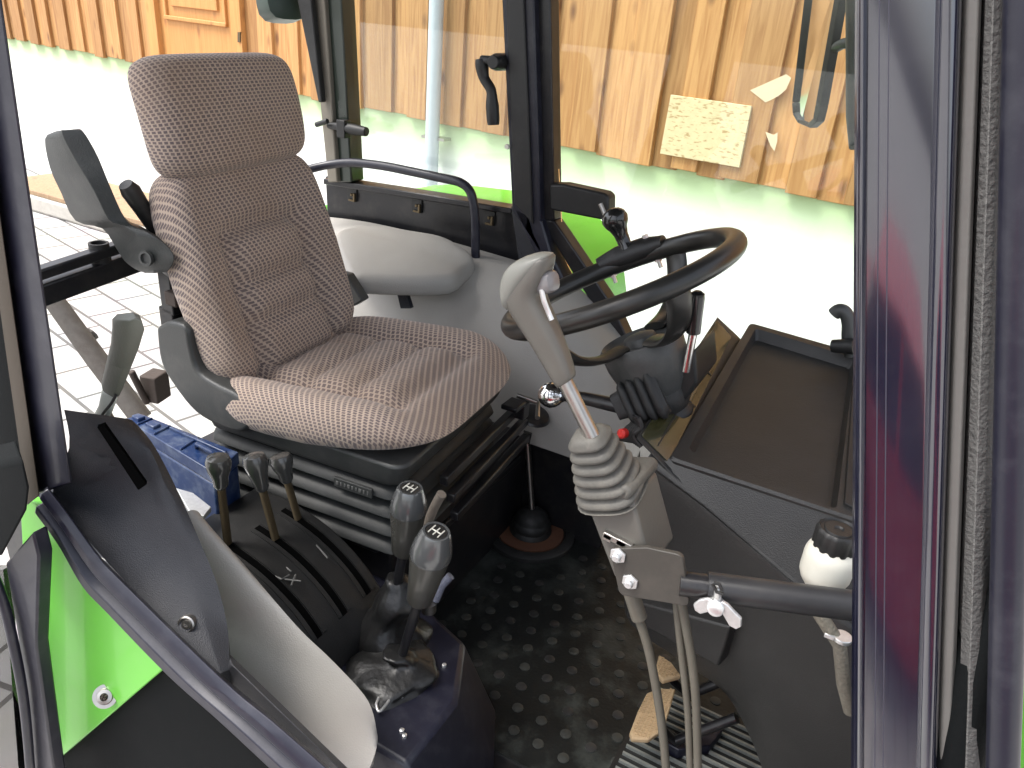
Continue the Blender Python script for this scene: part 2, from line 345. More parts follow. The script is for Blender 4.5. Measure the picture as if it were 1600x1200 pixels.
# barn: wall line from LB to RB at board foot height
ZB=.45
LB=V(-10.2,5.95,0); RB=V(-.35,4.52,0); WD=(RB-LB).normalized(); WN=V(WD.y,-WD.x,0)
if WN.y>0: WN=-WN
def onwall(u,v,off=0):      # point of the barn front seen at u,v
    r=ray(u,v); o=LB+WN*off; t=(o-CP).dot(WN)/r.dot(WN); return CP+r*t
def wl(s,z,off=0): return LB+WD*s+WN*off+V(0,0,z)
def sof(p): return (p-LB).dot(WD)
barn=thing('barn',(LB+RB)/2+V(0,0,GZ),'barn front of orange upright boards above a white plastered base','barn')
mb=MB(); S0,S1=-6,17
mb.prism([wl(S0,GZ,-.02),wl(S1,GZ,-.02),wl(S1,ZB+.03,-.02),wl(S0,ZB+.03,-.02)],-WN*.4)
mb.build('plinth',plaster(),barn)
dsl,dsr=sof(onwall(240,60)),sof(onwall(385,60))
mb=MB(); s=S0; k=0
while s<S1:
    wd=random.uniform(.15,.235); off=(.0 if k%2 else .03)+random.uniform(-.003,.003); mb._t=random.random()*.98+.01
    if s<dsl<s+wd: wd=dsl-s-.004
    elif dsl<=s<dsr: s=dsr; 
    if True:
        z0=ZB+random.uniform(-.012,.012)
        mb.prism([wl(s,z0,off),wl(s+wd+.012,z0,off),wl(s+wd+.012,3.6,off),wl(s,3.6,off)],-WN*.045)
    s+=wd-(.012 if k%2 else -.004); k+=1
mb.build('board_wall',WOOD,barn,bevel=.004,seg=1)
# door with raised panels, reaching below the board foot
dr=MB(); zb,zt=-.35,2.6; dw=dsr-dsl
dr._t=.55
dr.prism([wl(dsl,zb,.0),wl(dsr,zb,.0),wl(dsr,zt,.0),wl(dsl,zt,.0)],-WN*.06)
dr._t=.7
dr.prism([wl(dsl,zb,.05),wl(dsl+.16,zb,.05),wl(dsl+.16,zt,.05),wl(dsl,zt,.05)],-WN*.06)
dr.prism([wl(dsr-.14,zb,.05),wl(dsr,zb,.05),wl(dsr,zt,.05),wl(dsr-.14,zt,.05)],-WN*.06)
dr._t=.6
for za,zc in ((zb+.15,.55),(.9,2.2)):
    a,b=dsl+.27,dsr-.25
    for (q0,q1,z0,z1,o) in ((a,b,za,za+.035,.03),(a,b,zc-.035,zc,.03),(a,a+.04,za,zc,.025),(b-.04,b,za,zc,.025),(a+.12,b-.12,za+.12,zc-.12,.022)):
        dr.prism([wl(q0,z0,o),wl(q1,z0,o),wl(q1,z1,o),wl(q0,z1,o)],-WN*.03)
d_=dr.build('door',WOODD,barn,bevel=.006)
h=MB(); h.prism([onwall(371,50,.06),onwall(375,50,.06),onwall(375,66,.06),onwall(371,66,.06)],-WN*.03); h.build('handle',BRASS,d_)
# downpipe
ps=sof(onwall(676,150,.1)); mb=MB(); mb.tube([wl(ps,GZ+.02,.09),wl(ps,3.6,.09)],.052,16)
dp=mb.build('downpipe',mat('pale zinc downpipe',(.5,.55,.6),.45,.2,var=.08),barn)
mb=MB(); q=onwall(676,216,.09); mb.box(wl(ps,q.z,.05),(.2,.09,.02)); mb.build('bracket',STEEL,dp)
# chipboard and paper scraps nailed to the boards
a,b,c,d=[onwall(u,v,.05) for u,v in((1048,148),(1174,166),(1155,262),(1031,240))]
tag(MB().prism([a,b,c,d],-WN*.018).build('chipboard_panel',osb(),bevel=.002),'pale square sheet of chipboard fixed to the orange barn boards','board')
for pts,lb in (([(1196,206),(1208,211),(1215,207),(1214,222),(1210,236),(1204,228),(1200,218)],'small torn scrap of pale paper on the barn boards below the mirror'),
            ([(1172,141),(1190,133),(1228,116),(1236,122),(1228,140),(1216,150),(1205,156),(1196,160)],'larger torn pale paper stuck to the barn boards above the chipboard')):
    tag(MB().prism([onwall(u,v,.035) for u,v in pts],-WN*.006).build('paper_scrap',mat('torn pale paper',(.62,.5,.33),.9,var=.12,vscale=30),),lb,'paper')
# stone step with a board, behind the cab on the left
st=thing('stone_step',at(95,310,z=-.95)+V(0,0,-.15),'low rough stone step topped with a brown plank behind the tractor','step')
p0=at(62,300,z=-.9); q0=at(150,335,z=-.9)
MB().boxb((p0.x-.6,p0.y-.1,GZ),(q0.x+.9,p0.y+.75,-.92)).build('stone_block',mat('rough pale stone',(.42,.40,.36),.9,bump=1,bscale=20,var=.3,vscale=10),st,bevel=.03)
mb=MB(); mb._t=.5; mb.boxb((p0.x-.62,p0.y-.08,-.918),(q0.x+.9,p0.y+.7,-.87)); mb.build('plank',OLDW,st,bevel=.006)

# ================================================================== TRACTOR CAB SHELL
ROOF=1.78; FW=1.88; NW=.47
cab=thing('tractor_cab',(-.8,1.17,-.02),'open tractor cab in navy and black with lime green mudguards','tractor cab')
mb=MB(); mb.boxb((-1.85,.45,ROOF),(.25,1.92,ROOF+.12)); mb.build('roof',BLACKP,cab,bevel=.03)
mb=MB(); mb.boxb((-1.2,.62,-.06),(.35,FW,-.006)); mb.build('floor_plate',BLACKP,cab)
# --- far rear-side pillar (between side window and far door)
def strip(name,pts,y,th,m,parent,bev=.004,top=None):
    """pts: left top,right top,right bottom,left bottom in pixels on plane y; continued straight up to the roof"""
    A=[at(u,v,y=y) for u,v in pts]; A[0]=ext(A[3],A[0],ROOF); A[1]=ext(A[2],A[1],ROOF)
    return MB().prism(A,(0,th,0)).build(name,m,parent,bevel=bev)
p=strip('side_pillar',[(784,0),(834,0),(846,400),(800,328)],1.82,.07,NAVY,cab)
q=strip('inner_trim',[(790,0),(818,0),(832,350),(803,318)],1.812,.03,BLACK,p,.003)
# sloping foot of that pillar
mb=MB(); mb.prism([at(u,v,y=1.82) for u,v in((800,322),(846,345),(862,400),(1012,690),(985,700),(870,470))],(0,.06,0)); mb.build('pillar_foot',NAVY,cab,bevel=.005)
mb=MB(); mb.prism([at(u,v,y=1.835) for u,v in((798,322),(812,330),(905,470),(985,640),(985,700),(870,520),(815,440))],(0,.03,0)); mb.build('foot_cover',SLATE,cab,bevel=.003)
# far rear pillar
p=strip('rear_pillar',[(505,0),(533,0),(549,285),(524,285)],1.84,.06,mat('dark greenish pillar paint',(.02,.03,.022),.3,coat=.4),cab)
strip('inner_trim',[(484,0),(507,0),(527,285),(512,285)],1.825,.05,BEIGE,p)
strip('rubber_seal',[(464,0),(486,0),(503,160),(497,160)],1.80,.02,RUB,p)
lt=MB(); lt.tube([at(u,v,y=1.82) for u,v in((513,196),(530,198),(552,202),(573,206))],[.009,.013,.016,.013],12)
lt.tube([at(u,v,y=1.80) for u,v in((494,195),(512,189))],.008,10); lt.box(at(537,201,y=1.82),(.03,.03,.05)); lt.build('window_latch',BLACK,p,bevel=.002)
# far side panel with clips
mb=MB(); P=[at(u,v,y=FW) for u,v in((508,275),(660,302),(800,330),(822,372),(880,520),(520,520))]; mb.prism(P,(0,.02,0)); pan=mb.build('side_panel',BLACKP,cab,bevel=.004)
mb=MB(); mb.prism([at(u,v,y=1.845) for u,v in((505,279),(660,303),(799,326),(799,335),(660,313),(505,288))],(0,.06,0)); mb.build('sill_ledge',BLACKP,pan,bevel=.003)
for cx,cy in((551,304),(652,321),(765,340)):
    mb=MB(); c=at(cx,cy,y=FW-.001); mb.box(c,(.036,.008,.04)); 
    c2=c+V(.004,-.007,-.005); mb.box(c2+V(0,0,-.011),(.024,.01,.006),mi=1); mb.box(c2+V(.009,0,.001),(.007,.01,.022),mi=1); mb.box(c2+V(-.002,0,.006),(.007,.008,.008),mi=1)
    mb.build('clip',[BLACK,BRASS],pan,bevel=.001)
mb=MB(); A=[at(u,v,y=1.875) for u,v in((530,0),(790,0),(801,332),(540,285))]; A[0]=ext(A[3],A[0],ROOF);A[1]=ext(A[2],A[1],ROOF); mb.prism(A,(0,.005,0)); mb.build('side_window',GLASS,cab,smooth=False)
mb=MB(); mb.tube(roundpath([at(u,v,y=yy) for u,v,yy in((470,268,1.72),(508,258,1.77),(548,253,1.79),(600,259,1.79),(733,287,1.79),(743,330,1.79),(743,412,1.79))],.05,8),.0125,14); mb.build('grab_rail',NAVY,cab)
# rear hatch sill
mb=MB(); a=at(55,432,x=-1.45); b=at(262,366,x=-1.45); 
for (zo,hx,hz,xo) in ((0,.03,.022,0),(-.03,.05,.045,.0)):
    A=[a+V(-hx,0,zo),b+V(-hx,0,zo)]
    mb.prism([a+V(0,-.1,zo),b+V(0,.2,zo+.03),b+V(0,.2,zo+.03-hz),a+V(0,-.1,zo-hz)],(-hx,0,0))
mb.build('rear_sill',BLACKP,cab,bevel=.004)
mb=MB(); mb.lathe(at(155,388,x=-1.47),(0,0,1),[(-.03,.02),(.012,.02),(.012,.015),(0,.015)],16); mb.build('buffer',RUB,cab)
# near rear-side pillar and its sloping sill
A=[at(u,v,y=.47) for u,v in((-49,0),(3,0),(113,757),(60,775))]; A[0]=ext(A[3],A[0],ROOF); A[1]=ext(A[2],A[1],ROOF)
p=MB().prism(A,(-.06,.033,0)).build('side_pillar',NAVY,cab,bevel=.005)
A=[at(u,v,y=.462) for u,v in((-68,0),(-47,0),(62,775),(43,790))]; A[0]=ext(A[3],A[0],ROOF); A[1]=ext(A[2],A[1],ROOF); MB().prism(A,(-.02,.011,0)).build('rubber_seal',mat('brown seal rubber',(.05,.04,.03),.6,spec=.2),p,bevel=.002)
A=[at(u,v,y=.49) for u,v in((-160,0),(-64,0),(47,800),(-30,800))]; A[0]=ext(A[3],A[0],ROOF); A[1]=ext(A[2],A[1],ROOF); MB().prism(A,(-.02,.011,0)).build('outer_strip',OUTBLK,p,bevel=.002)
rail=MB()
up=[(70,765),(105,810),(150,872),(185,910),(345,1066),(425,1133),(530,1225)]
lo=[(62,800),(98,850),(135,915),(175,958),(262,1048),(345,1122),(455,1225)]
UP=smoothpath([at(u,v,y=.455) for u,v in up],5); LO=smoothpath([at(u,v,y=.455) for u,v in lo],5)
rings=[]
for a,b in zip(UP,LO):
    m_=(a+b)/2
    dv=V(-.032,.02,-.016); rings.append([a+dv,a+V(0,.004,0),a.lerp(b,.12)+V(0,-.004,0),a.lerp(b,.3)+V(0,-.006,0),a.lerp(b,.38)+V(0,.004,0),a.lerp(b,.55)+V(0,.004,0),a.lerp(b,.62)+V(0,-.008,0),a.lerp(b,.9)+V(0,-.008,0),b+V(0,.004,0),b+dv])
rail.loft(rings); rail.build('sill_rail',NAVY,cab,bevel=.0015,ang=50)
# lime green mudguard plate below the sill
gp=MB(); gp.prism([at(u,v,y=.475) for u,v in((30,770),(75,800),(140,900),(180,960),(262,1040),(85,1192),(72,1150),(40,950))],(0,.012,0)); gpl=gp.build('mudguard_plate',LIME,cab,bevel=.002)
sc=MB(); c=at(167,1086,y=.474); sn_=((CP-c).normalized()*.75+V(0,-1,0)*.35).normalized(); sc.lathe(c+sn_*.007,sn_,[(-.004,.018),(.002,.018),(.002,.0125),(.005,.011),(.006,.006),(.003,.0045)],24); 
for k in range(4):
    a=k*math.pi/2+.4; sc.box(c+sn_*.013+(CR*math.cos(a)+CU*math.sin(a))*.003,(.0034,.0034,.0034),None,mi=1)
sc.build('screw',[STEEL,RUST],gpl)
lp=MB(); lp.prism([at(u,v,y=.487) for u,v in((60,1215),(245,1040),(300,1080),(470,1230),(300,1330),(60,1300))],(0,.012,0)); lp.build('step_panel',OUTBLK,cab,bevel=.002)
# near trim cover beside the pillar, with a slot for the hand lever
Lp=[(100,640),(108,700),(82,777),(132,838),(195,908),(262,976),(338,1062)]
Rp=[(205,655),(224,688),(242,722),(268,800),(291,880),(313,950),(345,1052)]
Dp=[(216,665),(243,700),(278,768),(312,845),(340,915),(356,985),(358,1046)]
yr=[.56,.555,.55,.54,.53,.515,.485]
mb=MB(); rows=[]
for (l,r,d,y) in zip(Lp,Rp,Dp,yr):
    a=at(*l,y=.478); b=at(*r,y=y); c=at(*d,y=y+.012)
    rows.append([a,a.lerp(b,.33),a.lerp(b,.66),a.lerp(b,.93),b.lerp(c,.12),b.lerp(c,.5),c,c+V(0,.0,-.03),a+V(0,.02,-.04)])
rows2=[]
for j in range(len(rows[0])): rows2.append(smoothpath([r[j] for r in rows],4))
mb.loft([[rows2[j][i] for j in range(len(rows2))] for i in range(len(rows2[0]))]); from mathutils.bvhtree import BVHTree
TBV=BVHTree.FromPolygons([tuple(p) for p in mb.v],mb.f)
def hit_trim(u,v):
    h=TBV.ray_cast(CP,ray(u,v).normalized()); return h[0] if h[0] else at(u,v,y=.49)
tc_=mb.build('trim_cover',SLATE,cab,ang=50)
def on_trim(u,v,off=0):
    # plane of the upper part of the cover
    A,B,C=at(100,640,y=.478),at(195,908,y=.478),at(268,800,y=.54); n=(B-A).cross(C-A).normalized()
    if n.z<0: n=-n
    r=ray(u,v); return CP+r*((A+n*off-CP).dot(n)/r.dot(n)),n
MB().prism([at(u,v,y=.497) for u,v in((338,1060),(362,1038),(455,1128),(560,1230),(500,1240))],(-.03,.02,-.012)).build('edge_strip',SLATE,cab,bevel=.002)
sl_=MB(); pts=[on_trim(u,v,.004) for u,v in((152,668),(163,664),(229,757),(216,766))]; sl_.prism([q[0] for q in pts],-pts[0][1]*.012); sl_.build('lever_slot',mat('slot shadow black',(.003,.003,.003),.9,spec=0),tc_)
bo=MB(); c=hit_trim(292,975); n=(CP-c).normalized()
n=(n*.6+V(0,-1,0)*.6).normalized(); bo.lathe(c,n,[(-.01,.0115),(.003,.0115),(.004,.0095),(.001,.009),(.001,.006),(.004,.0055),(.004,.003),(.001,.0025)],20); bo.build('bolt',STEEL,tc_)
# grey vinyl wheel arch covers: near and far, the same arch mirrored
def arch_cover(name,pa,pb,pc,label):
    """three polylines across: edge, crest, lower inner edge"""
    rings=[]
    for a,b,c in zip(smoothpath(pa,6),smoothpath(pb,6),smoothpath(pc,6)):
        ring=[]
        for k in range(13):
            t=k/12; ring.append((1-t)**2*a+2*t*(1-t)*b*1.0+t*t*c)
        mid=(a+c)/2-V(.0,0,.06); ring+= [c+V(.0,-.01,-.05),a+V(-.03,.0,-.08)]
        rings.append(ring)
    return MB().loft(rings).build(name,VINYL,cab,ang=60)
# near: left edge beside trim, crest, inner edge
nl=[at(u,v,y=.585) for u,v in((290,800),(308,860),(325,930),(335,1000),(350,1052),(450,1140),(560,1235))]
nr=[at(u,v,y=.625) for u,v in((318,822),(372,872),(420,928),(470,985),(522,1035),(575,1095),(590,1150))]
nc=[(a+b)/2+V(.02,0,.035) for a,b in zip(nl,nr)]
arch_cover('wheel_arch_cover',nl,nc,nr,'')
# far
fx=[(-1.75,.60),(-1.5,.625),(-1.25,.628),(-1.02,.62),(-.88,.61),(-.76,.58),(-.66,.51),(-.57,.43),(-.51,.37),(-.485,.335)]
fa=[V(x,1.85,z) for x,z in fx]; fb=[V(x+.015,1.60,z+.02) for x,z in fx]; fc=[V(x-.03,1.53,.32) for x,z in fx]
fcv=arch_cover('wheel_arch_cover',fa,fb,fc,'')
sp=MB(); A=[at(614,432,y=1.60),at(627,432,y=1.60),at(642,482,y=1.50),at(626,482,y=1.50)]; sp.prism(A,(-.0,.012,.0)); sp.build('strap',WEB,fcv)
# lime mudguard outside the far windows
ar=[(-1.9,.55),(-1.6,.665),(-1.3,.70),(-1.08,.705),(-.98,.685),(-.91,.645),(-.86,.59),(-.825,.50),(-.80,.40)]
rings=[[V(x,1.91,z),V(x,2.38,z-.02),V(x-.015,2.40,z-.06),V(x-.03,1.91,z-.05)] for x,z in [(q.x,q.z) for q in smoothpath([V(x,0,z) for x,z in ar],5)]]
MB().loft(rings).build('mudguard',LIME,cab,bevel=.004)
# wall inside below (dark lower bulkhead so the cab is closed)
MB().boxb((-1.7,1.57,-.004),(-.50,1.9,.315)).build('wheel_arch_base',BLACKP,cab,bevel=.004)
MB().tube([V(-1.0,1.545,.315),V(-.52,1.545,.315)],.004,8).build('edge_trim',STEEL,cab)
MB().prism([at(812,660,y=1.78),at(905,690,y=1.78),at(1000,700,y=1.78),at(1000,790,y=1.78),at(812,760,y=1.78)],(0,.02,0)).build('bulkhead',BLACKP,cab)
# near front pillar: sections swept from roof to foot
def pil(u0,u1,y):   # line in space through the pixel columns at v=0 and v=1190
    A=at(u0,0,y=y); B=at(u1,1190,y=y); return ext(A,B,ROOF),ext(A,B,.25)
def slab(cols,name,m,parent,bev=.003,ang=40):
    T=[];Bq=[]
    for u0,u1,y in cols:
        a,b=pil(u0,u1,y); T.append(a); Bq.append(b)
    return MB().loft([T,Bq]).build(name,m,parent,bevel=bev,ang=ang,seg=3)
PPAINT=mat('polished navy pillar paint',(.009,.0095,.022),.18,bump=.03,bscale=40,coat=1.0,dust=.06,dustcol=(.15,.15,.17),dscale=40)
PPAINT.node_tree.nodes['Principled BSDF'].inputs['Coat IOR'].default_value=1.95; PPAINT.node_tree.nodes['Principled BSDF'].inputs['Coat Roughness'].default_value=.09
fp=slab([(1336,1330,.565),(1336,1330,.556),(1340,1335,.5535),(1344,1338,.552),(1346,1340,.5495),(1349,1343,.549),(1352,1346,.5505),(1355,1349,.5535),(1357,1351,.5532),(1459.5,1429.5,.5532),(1462,1432,.5535),(1467,1436,.551),(1474,1441,.548),(1482,1447,.5468),(1490,1454,.547),(1497,1459,.549),(1502,1463,.553),(1504,1465,.56),(1504,1465,.62),(1336,1330,.64)],'front_pillar',PPAINT,cab,0,60)
slab([(1500,1462,.60),(1555,1515,.60),(1555,1515,.63),(1500,1462,.63)],'rear_flange',BLACKP,fp,0)
slab([(1504,1465,.562),(1512,1470,.557),(1530,1483,.557),(1534,1488,.565),(1534,1488,.61),(1504,1465,.61)],'trim_strip',mat('grey door seal carrier',(.14,.135,.125),.5,bump=.15),fp,.0015)
slab([(1535,1489,.575),(1540,1495,.560),(1552,1510,.553),(1566,1527,.557),(1574,1538,.57),(1574,1538,.62),(1535,1489,.62)],'rubber_seal',mat('porous grey foam rubber',(.10,.098,.095),.9,bump=1.0,bscale=260,var=.3,vscale=120),fp,.002)
for a0,a1 in((1373,1366),(1388,1379)):
    slab([(a0,a1,.5531),(a0+2.0,a1+2.0,.5531),(a0+2.0,a1+2.0,.5545),(a0,a1,.5545)],'panel_groove',mat('pale scuffed paint line',(.04,.04,.055),.4),fp,0)
MB().tube([ext(at(1604,0,y=.545),at(1567,1190,y=.545),ROOF),at(1604,0,y=.545),at(1567,1190,y=.545),at(1560,1500,y=.545)],.0112,18).build('door_handrail',NAVY,cab)
MB().tube(smoothpath([at(u,v,y=.575) for u,v in((1690,790),(1612,880),(1565,955),(1528,1045),(1503,1135),(1487,1240),(1476,1400))],6),.021,18).build('cable_sleeve',OUTBLK,cab)
MB().prism([at(u,v,y=.70) for u,v in((1545,1110),(1640,900),(1640,1300),(1480,1300))],(0,.02,0)).build('bonnet_panel',LIME,cab)
# near open door: hinge block and curved door edge at the left border
nd=thing('cab_door',at(20,900,y=.40)+V(0,0,-.6),'near cab door standing open at the left edge with dark hinge block and navy frame','door')
MB().prism([at(u,v,y=.40) for u,v in((-40,735),(36,718),(47,765),(43,800),(5,870),(-40,875))],(-.05,.022,0)).build('hinge_block',OUTBLK,nd,bevel=.006)
MB().prism([at(u,v,y=.415) for u,v in((8,880),(50,832),(60,870),(56,1010),(85,1215),(50,1215),(28,1000))],(0,.02,0)).build('frame',NAVY,nd,bevel=.003)
MB().tube(smoothpath([at(u,v,y=.405) for u,v in((-25,870),(2,930),(22,1010),(38,1100),(48,1215),(52,1330))],6),.007,12).build('frame_edge',NAVY,nd)
MB().prism([at(u,v,y=.43) for u,v in((-60,890),(5,890),(30,1215),(-60,1215))],(0,.012,0)).build('lower_glass',GLASS,nd,smooth=False)

# far door
fd=thing('cab_door',at(930,500,y=1.90),'closed far cab door with black frame and large clear window','door')
A=[at(u,v,y=1.845) for u,v in((834,0),(860,0),(866,345),(840,345))]; A[0]=ext(A[3],A[0],ROOF);A[1]=ext(A[2],A[1],ROOF)
MB().prism(A,(0,.05,0)).build('frame',BLACKP,fd,bevel=.004)
MB().prism([at(u,v,y=1.845) for u,v in((842,342),(866,345),(880,365),(958,480),(1030,640),(1012,660),(940,500))],(0,.05,0)).build('lower_frame',BLACKP,fd,bevel=.004)
MB().prism([at(u,v,y=1.835) for u,v in((858,288),(880,288),(944,302),(951,308),(951,346),(858,328))],(0,.05,0)).build('latch_box',BLACK,fd,bevel=.006)
mb=MB(); mb.tube([at(u,v,y=1.80) for u,v in((938,318),(945,335),(953,350))],.006,8); mb.build('latch_lever',STEEL,fd)
A=[at(u,v,y=1.875) for u,v in((858,0),(1500,0),(1560,760),(1020,700),(880,400))]; A[0]=ext(A[4],A[0],ROOF); A[1]=ext(A[2],A[1],ROOF); MB().prism(A,(0,.005,0)).build('window_glass',GLASS,fd,smooth=False)
# window catch handle hanging beside the far pillar
wh=thing('window_handle',at(770,150,y=1.80),'black bent plastic window catch hanging beside the far pillar','handle')
mb=MB(); mb.tube(smoothpath([at(u,v,y=1.80) for u,v in((752,92),(756,120),(767,140),(769,160),(771,195))],6),[.015,.016,.017,.017,.016,.015,.014,.013,.013,.013,.013,.013,.013,.013,.013,.014,.014,.015,.016,.017,.017,.017,.017,.016,.015][:25],14); mb.build('grip',BLACK,wh)
mb=MB(); mb.lathe(at(776,97,y=1.80),(0,1,0),[(-.02,.016),(.0,.021),(.07,.021)],16); mb.tube([at(752,94,y=1.80),at(786,96,y=1.80)],.012,10); mb.build('pivot',BLACK,wh,bevel=.002)
wc=MB(); wc.lathe(at(793,229,y=1.808),(0,-1,0),[(0,.007),(.006,.006)],12); tag(wc.build('white_cap',WHITEP),'tiny round white plastic cap on the far pillar below the handle','cap')

# exterior mirror seen through the far door glass
mr=thing('wing_mirror',at(1270,195,y=2.15)+V(0,0,-.05),'long narrow wing mirror with black rim outside the far door','mirror')
OUT=[(1263,-60,2.22),(1237,160,2.22),(1238,178,2.21),(1246,192,2.18),(1265,200,2.1),(1276,190,2.07),(1282,165,2.06),(1322,-60,2.06)]
IN=[(1267,-58,2.22),(1241,160,2.22),(1243,175,2.21),(1249,187,2.18),(1262,193,2.11),(1270,185,2.08),(1274,163,2.07),(1313,-58,2.07)]
O=[at(u,v,y=y) for u,v,y in OUT]; I=[at(u,v,y=y) for u,v,y in IN]; n_=(O[1]-O[0]).cross(O[4]-O[0]).normalized()
if n_.dot(CP-O[0])<0: n_=-n_
fr=MB(); k=len(O)
for i in range(k):
    j=(i+1)%k; fr.prism([O[i],O[j],I[j],I[i]],-n_*.02)
fr.build('rim',BLACK,mr,bevel=.002)
MB().prism([p-n_*.006 for p in I],-n_*.008).build('mirror_glass',mat('mirror silver',(.85,.87,.86),.03,1,var=.02),mr,smooth=False)
mb=MB(); mb.tube([at(1298,78,y=2.08),at(1318,68,y=2.05),at(1345,66,y=2.02)],.012,10); mb.tube([at(1331,-60,y=2.0),at(1331,180,y=2.0),at(1336,230,y=1.96)],.013,10); mb.build('arm',GREYP,mr)

# rear work lamp at top left
wk=thing('work_lamp',at(443,10,x=-1.75),'rounded dark green work lamp hanging outside above the rear window','lamp')
mb=MB(); c=at(443,-5,x=-1.75); mb.lathe(c,(-.9,.3,-.15),[(-.03,.035),(-.02,.06),(.04,.065),(.05,.06)],20,sq=4); mb.build('housing',mat('dark green grey plastic',(.03,.05,.04),.4),wk)
mb=MB(); mb.tube([c+V(0,0,.05),c+V(0,0,.4)],.01,8); mb.build('bracket',BLACKP,wk)
# rusty linkage behind the cab
rl=MB(); rl.tube([at(70,450,x=-2.3),at(150,560,x=-2.15),at(222,655,x=-2.0)],[.03,.034,.034],10); rl.tube([at(132,532,x=-2.2),at(145,520,x=-2.2)],.022,8)
tag(rl.build('lift_arm',mat('weathered grey iron',(.11,.10,.09),.7,.2,bump=.5,var=.4,vscale=25,dust=.6,dustcol=(.05,.03,.02))),'slanting rusty iron lift arm behind the cab seen through the rear opening','lift arm')
rb=MB(); rb.box(at(243,603,x=-1.75),(.05,.06,.08),Matrix.Rotation(R_(15),3,'Z')); rb.tube([at(230,630,x=-1.75),at(205,580,x=-1.75)],.01,8)
tag(rb.build('hitch_bracket',RUST,bevel=.01),'short blackened iron bracket behind the cab beside the grey seat cover','bracket')
# round glass-like disc behind the seat hinge

# ================================================================== DRIVER SEAT
SO=V(-.925,1.157,0); SA=R_(5)
seat=thing('driver_seat',SO+V(0,0,.30),'brown dashed fabric driver seat with tall headrest on black bellows suspension','seat')
SM=Matrix.Translation(SO)@Matrix.Rotation(SA,4,'Z')
def SP(x,y,z): return SM@V(x,y,z)
def gr(d,w,h): return -h*math.exp(-(d/w)**2)
# cushion: x forward, y left
CT=R_(-5)
def FC(x,y,z): 
    return SP(.0+x*math.cos(CT)+z*math.sin(CT)*1.0, y, .535 - x*math.sin(CT) + z*math.cos(CT))
def ctop(a,b):     # a across (y), b along (x): called with a2=X side -> we use a as x
    x,y=a,b
    z=.035
    z+= .022*max(0,(abs(y)-.55)/.45)**1.2                      # side bolsters
    if x>.45: z-= .055*((x-.45)/.55)**2                       # front roll
    fx_=1/(1+math.exp((x-.60)*22)); fy_=1/(1+math.exp((abs(y)-.60)*22))
    z+= gr(abs(y)-.58,.08,.023)*fx_+gr(x-.60,.08,.021)*fy_
    z+= fx_*fy_*(.004*math.cos(y*1.2)+gr(x-.20,.065,.013)+gr(x+.22,.065,.013)+gr(x+.62,.065,.013)+gr(abs(y)-.2,.05,.003))
    return z
mb=MB(); mb.pillow(FC,.52,.50,ctop,lambda a,b:-.06+ (.03*max(0,a) ),n=64,ex=4.2,e0=.80); mb.build('seat_cushion',FAB,seat,ang=80)
# backrest
BT=R_(19); BO=(-.215,.55)
def FB(x,y,z):     # x across (left +), y up the back, z forward
    return SP(BO[0]-y*math.sin(BT)+z*math.cos(BT), x, BO[1]+y*math.cos(BT)+z*math.sin(BT))
def bshape(X,Y,a,b): # taper to the top
    return X*(1-.07*max(0,b)-.02*max(0,-b)),Y+.185
def btop(a,b):
    z=.045+.02*max(0,(abs(a)-.5)/.5)**1.2
    w_=.50+.06*(b<0)*(-b)
    f1=1/(1+math.exp((b-.36)*20)); f2=1/(1+math.exp((abs(a)-w_)*20))
    z+=gr(abs(a)-w_,.085,.025)*f1+gr(b-.34-.06*(1-min(1,(a/w_)**2)),.08,.026)*f2
    z+=f2*f1*(gr(b+.10,.065,.019)+gr(b+.48,.065,.019)+.010)+f2*gr(b+.16-.06*(1-(a/w_)**2),.03,.004)
    return z
mb=MB(); mb.pillow(FB,.44,.435,btop,lambda a,b:-.045,n=64,ex=7,e0=.84,shape=bshape); mb.build('backrest',FAB,seat,ang=80)
# headrest, tilted a little forward
HT=R_(13); hb=FB(0,.40,.0); 
hl=SM.inverted()@hb
def FH(x,y,z): return SP(hl.x-y*math.sin(HT)+z*math.cos(HT)+.012, x, hl.z+.093+y*math.cos(HT)+z*math.sin(HT))
mb=MB(); mb.pillow(FH,.40,.218,lambda a,b:.055-.012*(a*a)-.012*b*b,lambda a,b:-.04,n=48,ex=6.5,e0=.79); mb.build('headrest',FAB,seat,ang=80)
# shells behind
mb=MB(); mb.pillow(lambda x,y,z:FB(x,y,z-.065),.34,.38,lambda a,b:.02,lambda a,b:-.03,n=16,ex=6,e0=.8,shape=lambda X,Y,a,b:(X*(1-.10*max(0,b)),Y+.18)); mb.build('back_shell',GREYP,seat,ang=60)
mb=MB(); mb.pillow(lambda x,y,z:FH(x,y,z-.03),.35,.20,lambda a,b:.02,lambda a,b:-.03,n=16,ex=4.5,e0=.8); mb.build('headrest_shell',GREYP,seat,ang=60)
